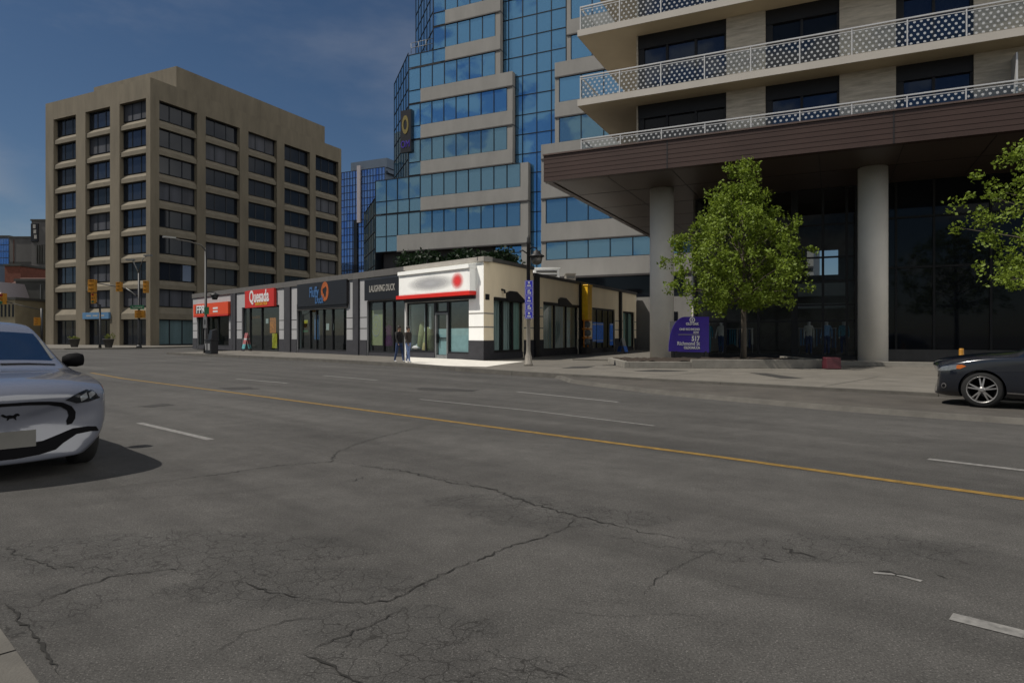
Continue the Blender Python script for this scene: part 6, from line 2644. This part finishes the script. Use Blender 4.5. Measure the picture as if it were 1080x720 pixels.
# ---------------------------------------------------------------- people and shop mannequins
def figure(name, label, cat, base, height, face, step, mats_, parts=('hair',), group=None, arm=.1, headless=False):
    """One continuous skinned body: pelvis-rooted skeleton, mid-stride; clothes coloured by height on the body."""
    h = height / 1.75
    T = thing(name, base, label, cat, group)
    T.rotation_euler = (0, 0, face)
    V, E, Rr = [], [], []

    def v(x_, y_, z_, r_, parent=None):
        V.append((x_ * h, y_ * h, z_ * h))
        Rr.append(r_ * h)
        if parent is not None:
            E.append((parent, len(V) - 1))
        return len(V) - 1
    pel = v(0, 0, .96, .145)
    wa_ = v(.0, 0, 1.12, .130, pel)
    ch = v(.0, 0, 1.32, .150, wa_)
    nk = v(.0, 0, 1.50, .060, ch)
    if not headless:
        hd = v(.02, 0, 1.60, .085, nk)
        v(.015, 0, 1.69, .078, hd)
    for s in (1, -1):
        sh = v(0, .17 * s, 1.42, .065, ch)
        sw_ = arm * s * (1 if step else .2)
        el = v(-sw_ * .6, .22 * s, 1.15, .046, sh)
        wr_ = v(-sw_ * 1.4 + .08, .22 * s, .92, .034, el)
        v(-sw_ * 1.6 + .11, .215 * s, .83, .032, wr_)
        st_ = step * s
        hp = v(st_ * .1, .09 * s, .88, .098, pel)
        kn = v(st_ * .55 + .02, .095 * s, .50, .066, hp)
        an = v(st_ * 1.0 - (.04 if st_ < 0 else 0), .095 * s, .10, .045, kn)
        v(st_ * 1.0 + .14, .105 * s, .045, .038, an)
    me = bpy.data.meshes.new('body')
    me.from_pydata(V, E, [])
    o = bpy.data.objects.new('body', me)
    col.objects.link(o)
    o.modifiers.new('skin', 'SKIN')
    for i, r_ in enumerate(Rr):
        me.skin_vertices[0].data[i].radius = (r_, r_)
        me.skin_vertices[0].data[i].use_root = (i == 0)
    ss = o.modifiers.new('ss', 'SUBSURF')
    ss.levels = ss.render_levels = 2
    dg = bpy.context.evaluated_depsgraph_get()
    dg.update()
    full = bpy.data.meshes.new_from_object(o.evaluated_get(dg))
    bpy.data.objects.remove(o)
    shoe, trou, top, skin = mats_
    full.materials.clear()
    for k in (shoe, trou, top, skin):
        full.materials.append(MATS[k])
    for p in full.polygons:
        z_, y_ = p.center.z / h, abs(p.center.y) / h
        p.use_smooth = True
        if z_ < .10:
            p.material_index = 0
        elif z_ < .96 and y_ < .19:
            p.material_index = 1
        elif z_ < .90 and y_ >= .19:
            p.material_index = 3
        elif z_ < 1.50:
            p.material_index = 2
        else:
            p.material_index = 3
    full.name = 'body'
    bo = bpy.data.objects.new('body', full)
    col.objects.link(bo)
    bo.parent = T
    if not headless and 'hair' in parts:
        b = MB()
        b.lathe([(.0, .135), (.06, .12), (.092, .06), (.097, .0), (.085, -.06)], (0, 0, 0), n=16)
        b.v = [(x_ * h - .012 * h, y_ * h * .9, (z_ + 1.655) * h) for x_, y_, z_ in b.v]
        ho = b.build('hair', 'hair')
        ho.parent = T
    if not headless:
        b = MB()
        b.tube([(.098 * h, 0, 1.655 * h), (.122 * h, 0, 1.625 * h), (.10 * h, 0, 1.61 * h)], [.012, .016, .008], 6)
        for s in (1, -1):
            b.lathe([(0, -.012), (.012, 0), (0, .012)], (.088 * h, .034 * s * h, 1.66 * h), n=8, mi=1)
            b.lathe([(0, -.03), (.016, 0), (0, .03)], (.01 * h, .088 * s * h, 1.64 * h), n=8)
        b.box(Fr((.086 * h, 0), (0, 1), (1, 0)), -.025, .025, -.01, .006, 1.578 * h, 1.588 * h, 1)
        fo_ = b.build('face', ['skin' if skin == 'skin' else skin, 'hair' if skin == 'skin' else skin])
        fo_.parent = T
    return T


p = gnd(421, 382.3, .15)
figure('person', 'person in a dark coat and blue jeans walking past the clothing shop', 'person', p, 1.70, math.atan2(-D1.y, -D1.x), .20, ('shoe_white', 'jeans', 'coat_black', 'skin'), group='pedestrians outside the clothing shop')
p = gnd(430.5, 382.6, .15)
figure('person', 'person in brown top and pale blue jeans at the edge of the painted highlight', 'person', p, 1.68, math.atan2(-D1.y, -D1.x) + .1, -.18, ('shoe_white', 'jeans_pale', 'coat_brown', 'skin'), group='pedestrians outside the clothing shop')
for px, cl, lab in ((747, 'shirt_teal', 'shop mannequin in teal clothes behind the glass beside the purple sign'), (760.5, 'shirt_pale', 'shop mannequin in a pale jacket behind the glass left of the tree trunk'),
                    (853, 'shirt_pale', 'shop mannequin in pale shirt, nearest the tree of three by the second column'), (872, 'shirt_blue', 'shop mannequin in light blue shirt, middle of three by the second column'), (890, 'shirt_teal', 'shop mannequin in teal clothes standing closest to the second column')):
    dd = -8.4
    a = CF.s_at(px, dd)
    p = CF.P(a, dd, .42)
    figure('mannequin', lab, 'mannequin', p, 1.78, math.atan2(-E1.y, -E1.x) + random.uniform(-.3, .3), .03, ('room', 'shirt_teal' if px == 747 else 'jeans', cl, 'mannequin_white'), parts=(), group='mannequins in the shop window')
    if px == 747:
        pass

# clothes rails further inside the store
for px, cols_ in ((776, ('shirt_pale', 'jeans', 'shirt_teal')), (862, ('shirt_blue', 'shirt_pale', 'jeans_pale'))):
    dd = -10.2
    a = CF.s_at(px, dd)
    T = thing('clothes_rail', CF.P(a, dd, .42), 'clothes rail hung with %s garments inside the store, %s' % (('pale and dark', 'left of the tree trunk') if px < 800 else ('blue and pale', 'behind three mannequins')), 'clothes rail')
    b = MB()
    for e in (-.9, .9):
        b.tube([CF.P(a + e, dd, .43), CF.P(a + e, dd, 1.85)], .02, 6)
    b.tube([CF.P(a - .95, dd, 1.8), CF.P(a + .95, dd, 1.8)], .02, 6)
    b.build('rail', 'rail_metal', T)
    rr_ = random.Random(px)
    for k in range(14):
        q = a - .84 + k * .13
        g_ = MB()
        zl = rr_.uniform(.7, 1.0)
        g_.hexa([CF.P(q, dd - .22, zl), CF.P(q + .07, dd - .22, zl), CF.P(q + .07, dd + .22, zl), CF.P(q, dd + .22, zl), CF.P(q + .01, dd - .16, 1.76), CF.P(q + .05, dd - .16, 1.76), CF.P(q + .05, dd + .16, 1.76), CF.P(q + .01, dd + .16, 1.76)])
        g_.build('garment', rr_.choice(cols_), T)
